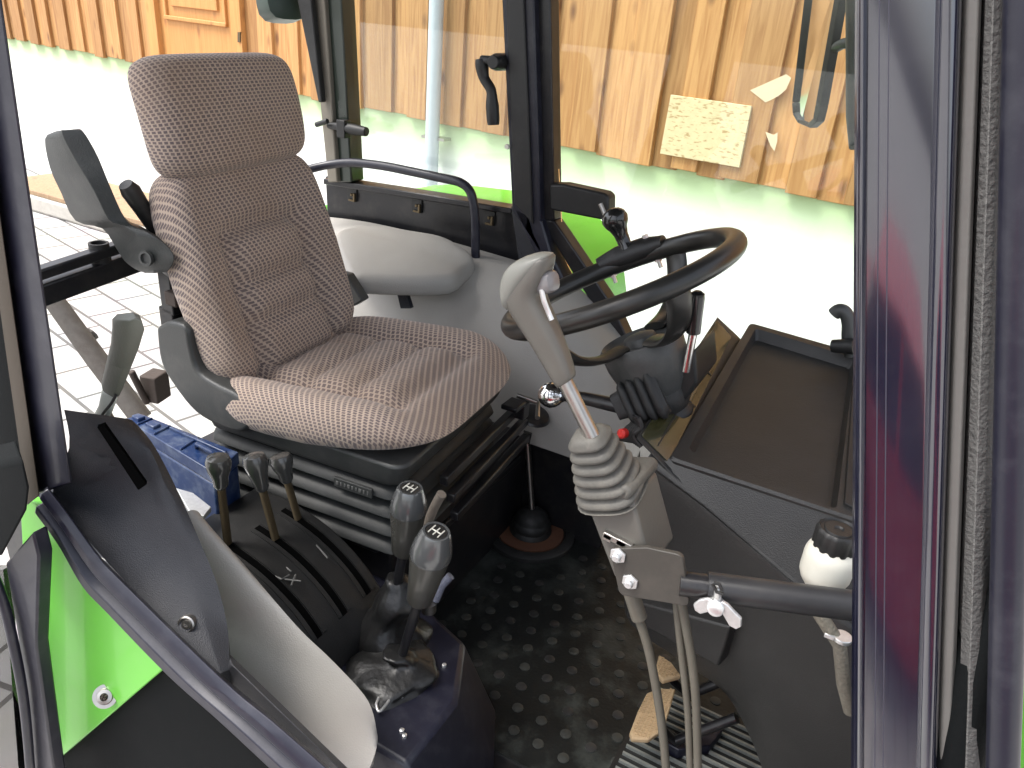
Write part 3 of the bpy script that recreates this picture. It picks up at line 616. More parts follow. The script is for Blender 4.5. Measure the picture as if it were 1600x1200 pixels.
# folded up armrest on the near side
def sec(l,r,k,y0,y1,y2):
    a=at(*l,y=y0+.03); b=at(*r,y=y0); c=at(*k,y=y1); return [a,b,c,c+V(-.035,.021,-.004),a+V(-.035,.03,-.004)]
secs=[sec(l,r_,k,y0,y1,0) for l,r_,k,y0,y1 in (((84,207),(96,203),(126,203),.84,.865),((70,217),(100,216),(134,211),.84,.865),((78,262),(118,250),(153,245),.845,.87),((95,300),(147,298),(174,296),.85,.875),((118,345),(170,343),(198,345),.86,.885),((160,357),(190,352),(226,360),.875,.895),((181,387),(215,368),(250,375),.885,.90),((195,408),(228,388),(268,392),.89,.905),((212,421),(238,410),(272,408),.89,.905),((228,427),(240,427),(262,425),.895,.905))]
ss=[smoothpath([s[j] for s in secs],3) for j in range(5)]
mb=MB(); mb.loft([[ss[j][i] for j in range(5)] for i in range(len(ss[0]))]); ar_=mb.build('armrest',ARMP,seat,bevel=.006,seg=3,ang=60)
mb=MB(); c=at(228,404,y=.884); mb.lathe(c,(.2,-1,.1),[(-.004,.014),(.003,.014),(.003,.010),(-.002,.009)],18); mb.build('pivot_cap',GREYP,ar_)
mb=MB(); mb.tube([at(255,395,y=.94),at(285,420,y=.97)],.03,14); mb.box(at(268,455,y=.96),(.035,.03,.09)); mb.box(at(270,500,y=.96),(.04,.03,.06)); mb.box(at(262,395,y=.93),(.03,.03,.04)); mb.build('hinge_bracket',BLACKP,seat,bevel=.003)
mb=MB(); mb.box(at(272,466,y=.94),(.03,.02,.028)); mb.build('hinge_plate',RUST,seat,bevel=.002)
mb=MB(); mb.tube([at(196,288,x=-1.27),at(204,298,x=-1.27),at(222,325,x=-1.27),at(248,362,x=-1.27)],[.013,.018,.016,.016],14); mb.build('recline_handle',BLACK,seat)
# side covers (near one big and curved, far one a strut)
def cover(pts,y,th,nm):
    P=smoothpath([at(u,v,y=y) for u,v in pts]+[at(*pts[0],y=y)],4)[:-1]; return MB().prism(P,(0,th,0)).build(nm,GREYP,seat,bevel=.012,seg=4,ang=50)
cover([(243,512),(262,503),(289,511),(297,545),(308,580),(335,600),(368,617),(392,645),(393,662),(375,676),(345,668),(305,645),(272,605),(250,565)],.905,.045,'side_cover')
cover([(276,520),(300,512),(316,560),(345,590),(380,612),(396,640),(396,662),(380,650),(345,625),(305,590)],.95,.03,'inner_side_cover')
mb=MB(); mb.prism([at(u,v,y=1.40) for u,v in((522,425),(541,430),(566,470),(550,480),(530,460))],(0,.03,0)); mb.build('far_side_strut',GREYP,seat,bevel=.004)
# seat pan, concertina bellows and slide rails
def slabS(x0,x1,y0,y1,z0,z1): 
    return [SP(x0,y0,z0),SP(x1,y0,z0),SP(x1,y1,z0),SP(x0,y1,z0)],[SP(x0,y0,z1),SP(x1,y0,z1),SP(x1,y1,z1),SP(x0,y1,z1)]
def sect(x0,x1,y0,y1,z,r=.03):
    pts=[]
    for cx,cy,a0 in((x1-r,y1-r,0),(x0+r,y1-r,90),(x0+r,y0+r,180),(x1-r,y0+r,270)):
        for k in range(5):
            a=R_(a0+k*22.5); pts.append(SP(cx+r*math.cos(a),cy+r*math.sin(a),z))
    return pts
X0,X1,Y0,Y1=-.25,.20,-.215,.215
mb=MB(); mb.loft([sect(X0-.0,X1+.0,Y0+.0,Y1,.44),sect(X0-.0,X1+.012,Y0-.008,Y1+.008,.46),sect(X0,X1+.02,Y0-.012,Y1+.012,.495)]); mb.build('seat_pan',GREYP,seat,bevel=.006,ang=50)
rings=[]; z=.435
nb=4; zb=.285; hh=(z-zb)/nb
for i in range(nb):
    e=.012*i*.35
    zt=z-i*hh
    rings+=[sect(X0+.02,X1-.022+e,Y0+.022-e,Y1-.02,zt),sect(X0,X1+e,Y0-e,Y1,zt-hh*.25),sect(X0,X1+.006+e,Y0-.006-e,Y1,zt-hh*.55),sect(X0+.01,X1-.006+e,Y0+.006-e,Y1-.01,zt-hh*.85)]
rings.append(sect(X0+.02,X1-.02,Y0+.02,Y1-.02,zb-.004))
mb=MB(); mb.loft(rings); bl=mb.build('suspension_bellows',mat('dark grey rubber concertina',(.022,.024,.024),.5,bump=.15,spec=.35,dust=.3,dustcol=(.09,.09,.085)),seat,ang=60)
mb=MB(); # raised worn maker's strip on the near side of the bellows
c=SP(X1-.09,Y0-.008,z-hh*.42); rm=Matrix.Rotation(SA,3,'Z'); mb.box(c,(.085,.006,.020),rm)
for k in range(9): mb.box(c+rm@V(-.034+k*.0085,-.0035,0),(.0035 if k%3 else .006,.002,.008),rm,mi=1)
mb.build('embossed_label',[GREYP,mat('rubbed grey print',(.12,.12,.115),.6)],bl,bevel=.001)
mb=MB()
for (xa,zc,hh_) in((.245,.405,.022),(.262,.37,.02),(.272,.33,.02)):
    p0,p1=SP(xa,-.10,zc),SP(xa,.27,zc); mb.prism([p0+V(0,0,hh_/2),p1+V(0,0,hh_/2),p1-V(0,0,hh_/2),p0-V(0,0,hh_/2)],V(-.02,0,0))
mb.box(SP(.255,.235,.42),(.03,.03,.04)); mb.box(SP(.25,.2,.445),(.04,.05,.012)); mb.build('slide_rail',BLACKP,seat,bevel=.003)
mb=MB(); mb.tube([SP(.24,.24,.45),SP(.29,.25,.44),SP(.31,.2,.43)],.006,8); mb.build('slide_lever',STEEL,seat)
# box under the seat
mb=MB(); mb.prism([V(-1.35,.90,-.004),V(-.735,.98,-.004),V(-.735,1.56,-.004),V(-1.35,1.56,-.004)],(0,0,.285)); mb.prism([V(-1.3,.92,.281),V(-.745,.95,.281),V(-.745,1.555,.281),V(-1.3,1.555,.281)],(0,0,.012))
mb.box(V(-.733,1.30,.22),(.012,.45,.02)); mb.build('seat_plinth',BLACKP,cab,bevel=.004)
mb=MB(); mb.boxb((-1.5,.66,-.1),(-1.0,.93,.27)); mb.build('side_tray',BLACKP,cab,bevel=.004)

# ---------------- passenger pad on the far mudguard
A=[at(545,433,z=.62),at(640,437,z=.62),at(704,435,z=.62),at(728,419,z=.625),at(742,404,z=.635),at(720,385,z=.65),at(690,370,z=.655),at(640,361,z=.655),at(590,353,z=.66),at(545,356,z=.66),at(520,372,z=.66)]
cen=sum(A,V(0,0,0))/len(A)
def inset(P,k): return [cen+(p-cen)*k for p in P]
out=smoothpath(A+[A[0]],4)[:-1]
rings=[]
for k,dz in((.97,-.012),(.995,-.006),(1.0,.008),(1.0,.024),(.985,.038),(.955,.047),(.90,.052),(.75,.055),(.5,.057),(.2,.058)):
    rings.append([p+V(0,0,dz*.8-.035) for p in inset(out,k)])
ps_=MB().loft(rings).build('passenger_pad',VINYL,ang=60); tag(ps_,'plump light grey vinyl pad lying on the far wheel arch cover','cushion')

# ---------------- battery box
bx=thing('battery_box',V(-1.15,.85,.27),'blue plastic box with dirty lid, white glare in its colour, beside the driver seat','box')
zt=.46
q=[at(u,v,z=zt) for u,v in((197,655),(222,647),(371,706),(333,738))]
mb=MB(); mb.prism([p-V(0,0,.028) for p in q],(0,0,-.16)); mb.build('box_body',BLUE,bx,bevel=.005)
cq=sum(q,V(0,0,0))/4; q2=[cq+(p-cq)*1.02 for p in q]
mb=MB(); mb.prism(q2,(0,0,-.026))
def lq(s,t,dz=0): return q[0].lerp(q[3],s).lerp(q[1].lerp(q[2],s),t)+V(0,0,dz)
for s in(.12,.32,.62): mb.prism([lq(s,.06,.004),lq(s+.015,.06,.004),lq(s+.015,.94,.004),lq(s,.94,.004)],(0,0,-.006))
mb.prism([lq(.36,.7,.007),lq(.95,.7,.007),lq(.95,.8,.007),lq(.36,.8,.007)],(0,0,-.009))
mb.prism([lq(.02,.25,.008),lq(.10,.25,.008),lq(.10,.7,.008),lq(.02,.7,.008)],(0,0,-.01)); mb.prism([lq(.17,.3,.006),lq(.27,.3,.006),lq(.27,.7,.006),lq(.17,.7,.006)],(0,0,-.008))
ld=mb.build('lid',BLUE,bx,bevel=.002)
mb=MB(); mb.tube(roundpath([lq(.70,.5,0),lq(.74,.35,.018),lq(.93,.35,.018),lq(.96,.5,0)],.01),.004,8); mb.build('handle',BLUE,ld)
# bright open tray beside it
tag(MB().prism([at(u,v,z=.41) for u,v in((275,762),(302,770),(330,792),(318,806),(296,800))],(0,0,-.01)).build('metal_tray',ZINC,bevel=.001),'small bright metal strip between the blue box and the charcoal cover','strip') 

# ---------------- slotted console with three thin levers
cons=thing('lever_console',V(-.83,.81,.2),'black slotted console for thin levers beside the seat bellows','console')
ax_=[(-1.00,.365),(-.93,.372),(-.87,.366),(-.81,.35),(-.76,.325),(-.72,.295),(-.69,.26),(-.67,.22),(-.66,.15)]
AX=[(p.x,p.z) for p in smoothpath([V(x,0,z) for x,z in ax_],4)]
YC0,YC1=.70,.895
rings=[[V(x,YC0,z),V(x,YC1,z),V(x-.02,YC1,min(z,.25)-.12),V(x-.02,YC0,min(z,.25)-.12)] for x,z in AX]
cb_=MB().loft(rings).build('console_body',BLACK,cons,bevel=.004)
slots=[.735,.80,.865]
for y in slots:
    mb=MB(); A=AX[6:-9]; mb.loft([[V(x-.0,y-.006,z+.0015),V(x,y+.006,z+.0015),V(x,y+.006,z-.004),V(x,y-.006,z-.004)] for x,z in A]); mb.build('slot',bpy.data.materials['slot shadow black'],cb_,smooth=False)
    mb=MB(); 
    for sg in(-1,1): mb.loft([[V(x,y+sg*.012-.004,z+.003),V(x,y+sg*.012+.004,z+.003),V(x,y+sg*.012+.004,z-.004),V(x,y+sg*.012-.004,z-.004)] for x,z in A])
    mb.build('slot_rim',BLACK,cb_,smooth=False)
MKM=mat('pale scribed marking',(.1,.1,.095),.5)
for pts in([(408,862),(402,876),(412,890),(440,905),(452,898)],[(425,884),(440,880),(455,893)],[(488,845),(500,858),(512,872)],[(455,815),(470,828),(482,842)],[(445,905),(470,908)],[(455,915),(462,898)]):
    MB().tube([at(u,v,z=.345) for u,v in pts],.0016,6).build('marking',MKM,cb_)
def thin_lever(b,t,label,bend=None):
    th=thing('hydraulic_lever',b,label,'lever','thin levers in the slotted console')
    d=(t-b); ax=d.normalized(); L=d.length
    s=MB(); s.tube([b-ax*.03,b+d*.45+V(0,0,0),b+d*.75],.009,8,flat=.35,up=(0,1,0)); s.build('shaft',BRASS,th)
    k=MB(); k.lathe(b+d*.68,ax,[(0,.009),(.006,.0125),(.02,.0135),(L*.18,.0185),(L*.27,.0215),(L*.32,.018),(L*.335,.010)],16); k.build('knob',mat('shiny dark grey knob plastic',(.045,.045,.043),.18,coat=.5) if 'shiny dark grey knob plastic' not in bpy.data.materials else bpy.data.materials['shiny dark grey knob plastic'],th)
thin_lever(at(357,856,y=.735),at(340,715,y=.735),'thin lever with dark knob standing in front of the blue box, nearest the charcoal cover')
thin_lever(at(440,876,y=.80),at(396,712,y=.80),'thin lever with brownish shaft, middle of the three thin levers')
thin_lever(at(474,838,y=.865),at(437,712,y=.865),'thin lever nearest the seat bellows among the three thin levers')

# ---------------- hand brake lever with fabric grip
hbk=thing('hand_lever',at(162,690,y=.54),'upright hand lever with flat grey green grip and thin cable rising from the charcoal cover','lever')
def blade(pairs,y,th):
    r=[]
    for (l,rg) in pairs:
        a=at(*l,y=y);b=at(*rg,y=y); m1=a.lerp(b,.62)+V(.006,-.004,0); w_=V(-th*.85,th*.5,0); r.append([a,m1,b,b+w_,a+w_])
    return r
mb=MB(); mb.loft(blade([((186,500),(212,497)),((178,508),(222,502)),((178,520),(226,515)),((176,545),(217,545)),((170,570),(205,575)),((163,600),(192,608)),((160,610),(186,620)),((164,614),(180,619))],.54,.022)); mb.build('grip',mat('grey green grip vinyl',(.085,.09,.07),.45,bump=.2),hbk,bevel=.004,seg=3)
mb=MB(); mb.loft(blade([((161,613),(185,621)),((155,640),(176,645)),((140,668),(158,676)),((136,680),(160,690))],.545,.014)); mb.build('sleeve',PALE,hbk,bevel=.003)
mb=MB(); mb.tube(smoothpath([at(u,v,y=.535) for u,v in((181,617),(174,630),(160,648),(153,665),(156,682),(162,694))],5),.002,8); mb.build('cable',BLACK,hbk)
mb=MB(); mb.prism([at(u,v,y=.542) for u,v in((134,655),(155,650),(166,672),(160,695),(140,672))],(0,.02,0)); mb.build('collar',BEIGE,hbk,bevel=.004)

# ---------------- gear levers and their box
gb=MB(); 
top=[at(u,v,z=.20) for u,v in((500,1040),(560,955),(640,925),(690,1000),(712,1040),(620,1105),(575,1160))]
low=[at(u,v,z=-.0) for u,v in((480,1120),(540,1010),(700,960),(760,1090),(790,1190),(740,1290),(600,1290))]
ctr=[p+V(.035,-.0,0) for p in top]
top2=[top[0],top[1],top[2],at(668,955,z=.2),top[4],top[5],top[6]]
gbx=thing('gear_console',at(640,1050,z=0),'navy sheet metal box carrying the two gear levers beside the rubber mat','console')
mb=MB(); ring=[V(-.86,.66,.20),V(-.46,.66,.20),V(-.46,.80,.20),V(-.52,.92,.20),V(-.70,.98,.20),V(-.86,.98,.20)]
ringb=[V(-.86,.62,-.005),V(-.36,.62,-.005),V(-.37,.80,-.005),V(-.47,.98,-.005),V(-.69,1.02,-.005),V(-.86,1.02,-.005)]
mb.loft([ringb,ring]); bd=mb.build('console_body',NAVY,gbx,bevel=.008)
mb=MB(); 
for u,v in((660,1046),(627,1090),(694,1040),(674,1030),(628,1142),(632,1150)): MB().lathe(at(u,v,z=.202),(0,0,1),[(-.004,.004),(.003,.004),(.004,.002)],10).build('rivet',ZINC,bd)
mb=MB(); c=[at(u,v,z=.209) for u,v in((588,1100),(596,1082),(608,1076),(612,1085),(604,1100),(592,1112))]; mb.tube(smoothpath(c+[c[0]],4)[:-1],.0025,8,closed=True); mb.build('wire_loop',ZINC,bd)
def gaiter(base,topp,rb,rt,name,parent,seed):
    rnd=random.Random(seed); ax=(topp-base); L=ax.length; n=26; rings=[]
    ph=[rnd.random()*6 for _ in range(4)]
    a=V(1,0,0);b=V(0,1,0)
    for i in range(15):
        t=i/14; c=base.lerp(topp,t)+V(.008*math.sin(t*7+ph[0]),.008*math.sin(t*6+ph[1]),0); r=rb*(1-t)**1.3+rt*(1-(1-t)**1.3)+.012*math.sin(t*math.pi)*math.sin(t*9+ph[2])
        rings.append([c+(a*math.cos(2*math.pi*k/n)+b*math.sin(2*math.pi*k/n))*r*(1+.11*(1-t*.5)*math.sin(k*2*math.pi/n*4+ph[3]+t*4)+.06*math.sin(k*2*math.pi/n*7+ph[1]-t*9)) for k in range(n)])
    return MB().loft(rings).build(name,LEATH,parent,ang=80,sub=1)
def gear_lever(kt,kb,base,y,rt,rb,label,seed,boot=(.07,.09)):
    T=at(*kt,y=y);B=at(*kb,y=y);S=at(*base,y=y); ax=(T-B).normalized(); L=(T-B).length
    g_=thing('gear_lever',S-V(0,0,.05),label,'gear lever','tapered gear levers')
    MB().tube([S-ax*.06,B+ax*.02],.0085,12).build('shaft',BLACKP,g_)
    k=MB(); k.lathe(B,ax,[(0,rb*.9),(.003,rb),(L*.35,rb+(rt-rb)*.5),(L*.66,rt)],28); kn=k.build('knob',KNOB,g_,ang=60)
    k=MB(); k.lathe(B,ax,[(L*.655,rt*1.0),(L*.68,rt*1.03),(L*.80,rt*.97),(L*.97,rt*.74),(L*1.0,rt*.66),(L*1.0,rt*.56),(L*.985,rt*.54)],28); cp=k.build('cap',KNOBT,kn,ang=40)
    k=MB(); up_=T+ax*.001-ax*(L*.012); h=(V(1,0,0)-ax*ax.x).normalized(); w2=ax.cross(h)
    k.lathe(up_,ax,[(-.002,rt*.54),(.0,rt*.54)],24)
    for s_ in(-1,0,1): k.tube([up_+h*(s_*rt*.27)+w2*rt*.3+ax*.0006,up_+h*(s_*rt*.27)-w2*rt*.3+ax*.0006],.0011,6,mi=1)
    k.tube([up_-h*rt*.27+ax*.0006,up_+h*rt*.27+ax*.0006],.0011,6,mi=1); k.build('shift_plate',[BLACK,WHITEP],cp)
    return g_,S
g1,S1_=gear_lever((682,830),(655,938),(630,1012),.80,.032,.021,'front gear lever with tapered smoky knob nearest the camera',3)
gaiter(V(S1_.x-.012,S1_.y,.195),S1_+V(-.006,0,-.012),.085,.02,'gaiter',g1,5)
g2,S2_=gear_lever((641,762),(632,862),(617,905),.86,.030,.022,'rear gear lever with tapered smoky knob closer to the seat bellows',4)
gaiter(V(S2_.x-.01,S2_.y,.19),S2_+V(0,0,.0),.075,.02,'gaiter',g2,9)
# braided wire and rag behind the rear knob
mb=MB(); mb.tube(smoothpath([at(u,v,y=.95) for u,v in((660,835),(672,808),(680,790),(690,772))],4),.009,10); tag(mb.build('rag',mat('grey brown cloth strip',(.2,.17,.14),.9,bump=.8,bscale=200)),'narrow grey brown cloth strip sticking up behind the rear gear knob','cloth')
mb=MB(); mb.tube([at(680,938,y=.93),at(690,915,y=.94),at(704,900,y=.95)],.008,10); mb.lathe(at(670,948,y=.92),(0,0,1),[(-.01,.014),(.01,.014),(.012,.008)],12,mi=1); tag(mb.build('braided_plug',[mat('braided blue grey sheath',(.16,.17,.22),.6,bump=1,bscale=300,var=.5,vscale=250),STEEL]),'small braided plug with metal end beside the front gear knob','plug')

# ---------------- rubber mat with round studs
MX0,MX1,MY0,MY1=-.735,-.02,.90,1.80
mt=MB(); mt.boxb((MX0,MY0,-.006),(MX1,MY1,.0))
rnd=random.Random(2); O_=at(825,1013,z=0); e1=at(935,980,z=0)-O_; e1/=3; e2=at(806,935,z=0)-O_
e2=V(-e1.y,e1.x,0)
for i in range(-16,16):
    for j in range(-16,16):
        p=O_+e1*(i+.5*(j%2))+e2*(j*.75)
        if MX0+.03<p.x<MX1-.02 and MY0+.03<p.y<1.52 and (p-V(-.66,1.50,0)).length>.135:
            r=.0112; mt.lathe((p.x,p.y,0),(0,0,1),[(-.001,r),(.0014,r),(.0022,r*.75)],12,mi=1 if rnd.random()<.68 else 2)
mt_=mt.build('floor_mat',[mat('dusty black rubber mat',(.010,.0115,.0115),.33,bump=.3,bscale=150,var=.3,dust=.95,dustcol=(.075,.085,.078),dscale=7),mat('worn grey stud rubber',(.034,.036,.033),.5,var=.5,vscale=30),mat('dark stud rubber',(.03,.03,.03),.4)])
tag(mt_,'black rubber floor mat with worn round grey studs','floor mat')

# ---------------- upright floor lever with round boot
fl=thing('floor_lever',V(-.66,1.50,0),'thin upright rod lever with round rubber boot on a rusty ring','lever')
c=at(828,836,z=.0)
mb=MB(); mb.lathe(c,(0,0,1),[(.001,.118),(.012,.118),(.018,.108),(.018,.095),(.012,.09),(.001,.088)],40); mb.build('rubber_flange',RUB,fl)
mb=MB(); mb.lathe(c+V(0,0,.004),(0,0,1),[(0,.09),(.012,.088),(.013,.05),(.0,.048)],36); mb.build('rust_ring',mat('red brown rust',(.13,.055,.03),.8,bump=.5,bscale=120,var=.5,vscale=50,dust=.6,dustcol=(.02,.018,.016),dscale=50),fl)
mb=MB(); mb.lathe(c,(0,0,1),[(.005,.052),(.02,.056),(.026,.048),(.03,.047),(.04,.053),(.05,.045),(.053,.042),(.062,.044),(.075,.03),(.085,.014)],32); mb.build('boot',RUB,fl,ang=70)
mb=MB(); mb.tube([c+V(0,0,.07),at(824,690,y=c.y+.01)],.0075,12); mb.build('rod',STEEL,fl)
mb=MB(); hp=at(824,690,y=c.y+.01); mb.tube([hp,hp+V(0,.0,.03)],.012,12); mb.build('collar',BLACK,fl)
pdl=MB(); pdl.lathe(at(833,652,y=1.50),(.25,-.1,1),[(-.006,.03),(.004,.042),(.010,.038),(.013,.02)],24); tag(pdl.build('round_cap',BLACKP),'flat round black cap between seat and far wheel arch','cap')
mb=MB(); mb.prism([at(u,v,z=.02) for u,v in((862,776),(872,752),(880,776))],(0,0,.02)); mb.build('triangular_clip',STEEL,cab)

# ================================================================== STEERING WHEEL AND COLUMN
WC=at(968,441,d=1.24); WR=.189
vx=(ray(968,441)).normalized()
e_maj=(CR*.936+CU*.352); e_min=(-CR*.352+CU*.936)
e_maj=(e_maj-vx*e_maj.dot(vx)).normalized(); e_min=(e_min-vx*e_min.dot(vx)-e_maj*e_min.dot(e_maj)).normalized()
sn=.168; WNm=(e_min*math.sqrt(1-sn*sn)-vx*sn).normalized(); WB=WNm.cross(e_maj).normalized()
def wp(a,r=WR,t=0): return WC+(e_maj*math.cos(R_(a))+WB*math.sin(R_(a)))*r+WNm*t
col=thing('steering_column',WC-WNm*.42,'thin black steering wheel with ball knob on a dark shrouded column','steering column')
WM=mat('worn black steering rim',(.018,.018,.017),.32,bump=.05,var=.4,vscale=12,dust=.3,dustcol=(.07,.052,.03),dscale=9)
sw=MB().tube([wp(a*360/72) for a in range(72)],.0168,16,closed=True).build('steering_wheel',WM,col)
def nearest_ang(u,v):
    best=None
    for a in range(0,360,2):
        p=wp(a)-CP; z=p.dot(CF); uu=800+CAM_F*p.dot(CR)/z; vv=600-CAM_F*p.dot(CU)/z; d=(uu-u)**2+(vv-v)**2
        if best is None or d<best[0]: best=(d,a)
    return best[1]
for (u,v) in((1052,385),(845,520),(1062,462)):
    a=nearest_ang(u,v); c0=wp(a,WR); c1=wp(a,WR*.95,-.03); c2=wp(a,WR*.80,-.068); c3=wp(a,WR*.55,-.092); c4=wp(a,.05,-.098)
    MB().tube(smoothpath([c0,c1,c2,c3,c4],6),.021,12,flat=.34,up=(wp(a+90)-WC)).build('spoke',WM,sw)
mb=MB(); mb.lathe(WC-WNm*.165,WNm,[(-.035,.045),(-.01,.058),(.03,.068),(.062,.070),(.066,.066),(.060,.060),(.056,.045),(.058,.03),(.07,.026),(.074,.012)],36); mb.build('hub',GREYP,sw,ang=50)
# spinner knob clamped on the far rim
ka=nearest_ang(988,388)
kd=1 if (wp(ka+10)-wp(ka)).dot(CR)>0 else -1
mb=MB(); o_=wp(ka-2*kd,WR,.02); mb.lathe(o_,WNm*.95-CR*.04,[(-.012,.018),(.006,.017),(.012,.012),(.03,.013),(.042,.017),(.05,.022),(.060,.0245),(.070,.0215),(.077,.014),(.08,.004)],24); kn=mb.build('steering_knob',mat('glossy black ball',(.012,.012,.012),.18,coat=.4),col,ang=70)
mb=MB(); pth=[wp(ka+d_*kd,WR,.012) for d_ in range(-20,20,3)]; mb.tube(pth,[.012,.014,.016,.018]+[.020]*(len(pth)-8)+[.018,.016,.014,.013],12,flat=1.15); mb.build('clamp',BLACK,kn)
for d_ in(-14,13): MB().tube([wp(ka+d_*kd,WR*.985,.0),wp(ka+d_*kd,WR*.985,-.03)],.004,8).lathe(wp(ka+d_*kd,WR*.985,-.018),WNm,[(0,.007),(.006,.007)],6).build('screw',ZINC,kn)
for d_ in(-4,10): MB().lathe(wp(ka+d_*kd,WR,.031),WNm,[(-.002,.006),(.004,.006)],6).build('nut',ZINC,kn)
mb=MB(); mb.lathe(WC-WNm*.20,-WNm,[(-.03,.044),(0,.05),(.02,.047),(.03,.04),(.04,.046),(.055,.040),(.065,.046),(.08,.038)],28); mb.build('column_boot',RUB,col,ang=60)
mb=MB(); mb.lathe(WC-WNm*.26,-WNm,[(0,.034),(.3,.036)],24); mb.build('column_tube',BLACKP,col)
mb=MB(); mb.prism([at(u,v,y=1.13) for u,v in((1000,640),(1030,575),(1048,600),(1085,545),(1090,600),(1015,700),(960,690))],(0,.12,0)); mb.build('column_bracket',BLACK,col,bevel=.006)
mb=MB(); 
for i in range(5): mb.tube(smoothpath([at(u+i*3,v+i*2,y=1.08-.01*i) for u,v in((985,645),(990,660),(978,672),(990,690))],5),.004,8)
mb.build('cable_bundle',RUB,col)
tag(MB().lathe(at(974,677,y=1.03),(-.3,-1,.2),[(-.004,.008),(.006,.008),(.009,.005)],14).build('warning_button',RED),'tiny red round button at the lower left corner of the dash','button')
# chrome ball shuttle lever
sh=thing('shuttle_lever',at(860,616,y=1.10),'short side lever with chrome ball knob and square black bellows below the steering wheel','lever')
mb=MB(); c=at(861,617,y=1.10); ax=(at(985,628,y=1.10)-c).normalized()
mb.lathe(c,ax,[(-.023,.004),(-.021,.010),(-.016,.017),(-.008,.0215),(0,.023),(.008,.0215),(.016,.017),(.021,.012),(.026,.010)],28); kb=mb.build('ball',CHROME,sh,ang=80)
mb=MB(); fo=c+(CP-c).normalized()*.0228; ri=CR; u_=CU
for k_ in(-1,0,1): mb.tube([fo+ri*.005*k_+u_*.006-CF*.0+(CP-c).normalized()*-.0008*abs(k_),fo+ri*.005*k_-u_*.006],.0007,6)
mb.tube([fo-ri*.005,fo+ri*.005],.0007,6); mb.build('engraving',BLACK,kb)
mb=MB(); mb.tube([c+ax*.02,at(912,622,y=1.10),at(975,636,y=1.10)],[.009,.011,.013],14); mb.build('stem',BLACKP,sh)
mb=MB(); b0=at(962,636,y=1.09); b1=at(1034,606,y=1.12); ax=(b1-b0).normalized(); L=(b1-b0).length
pr=[(0,.022),(L*.2,.024)]
for i in range(4): t=L*(.2+.19*i); r=.031+.0035*i; pr+=[(t,r),(t+L*.05,r+.0055),(t+L*.13,r+.0055),(t+L*.17,r)]
pr+=[(L,.04)]; mb.lathe(b0,ax,pr,36,sq=5,up=(0,.35,1)); mb.build('bellows',RUB,sh,ang=70)
wl_=thing('wand_lever',at(1065,570,y=1.12),'slim upright chrome wand lever with black grip beside the steering column','lever')
MB().tube([at(1072,580,y=1.06),at(1084,515,y=1.06)],.0065,10).build('shaft',CHROME,wl_)
MB().lathe(at(1083,522,y=1.06),at(1090,458,y=1.06)-at(1083,522,y=1.06),[(0,.007),(.002,.0105),(.055,.0115),(.062,.0105),(.066,.005)],16).build('grip',mat('glossy black ball',(.012,.012,.012),.18,coat=.4),wl_)

# ================================================================== DASH
dash=thing('dashboard',V(-.05,1.2,.0),'dark brown grey moulded dash with shallow tray top and deep pod below','dashboard')
TA=at(1172,503,z=.72); TB=at(1345,552,z=.72); TC=at(1045,715,y=1.0)
TN=(TB-TA).cross(TC-TA).normalized()
if TN.z<0: TN=-TN
def tr(u,v,off=0): r=ray(u,v); return CP+r*((TA+TN*off-CP).dot(TN)/r.dot(TN))
def mv(P,o): return [p+TN*o for p in P]
O=[tr(1172,503),tr(1460,585),tr(1460,852),tr(1045,715)]
I=[tr(1181,514),tr(1335,560),tr(1306,794),tr(1077,702)]
I=[I[0],I[1],I[2],I[3]]
def rr(P,k,n=5):
    out=[]
    for i in range(4):
        p=P[i]; a=P[i-1]; b=P[(i+1)%4]; A=p.lerp(a,k/(a-p).length); B=p.lerp(b,k/(b-p).length)
        for j in range(n+1): t=j/n; out.append((1-t)**2*A+2*t*(1-t)*p+t*t*B)
    return out
Or=rr(O,.012); Ir=rr(I,.010); cI=sum(I,V(0,0,0))/4
I2=[cI+(p-cI)*.955 for p in Ir]
mb=MB(); mb.loft([mv(Or,-.05),mv(Or,-.004),[cI.lerp(p,1)+ (cI-p).normalized()*.004 for p in Or],[p+(p-cI).normalized()*.003 for p in Ir],mv(Ir,-.004),mv(I2,-.018),[cI+(p-cI)*.1-TN*.018 for p in Ir]]); mb.build('tray',DASHM,dash,ang=35)
# sloping apron between the tray and the pod
RG=[at(1010,722,y=.99),at(1100,790,y=.965),at(1195,872,y=.945),at(1270,938,y=.93),at(1345,1000,y=.92),at(1480,1110,y=.90)]
AP=[tr(1045,716,-.003),tr(1130,744,-.003),tr(1215,772,-.003),tr(1290,797,-.003),tr(1345,815,-.003),tr(1460,852,-.003)]
mb=MB(); mb.loft([[a+V(0,.05,-.02),a,a.lerp(b,.06)+V(0,0,-.004),a.lerp(b,.90)+V(0,0,-.003),a.lerp(b,.95)+V(0,0,-.006),b,b+V(0,.03,-.02),b+V(0,.1,-.05)] for a,b in zip(AP,RG)]); mb.build('apron',DASHM,dash,ang=50)
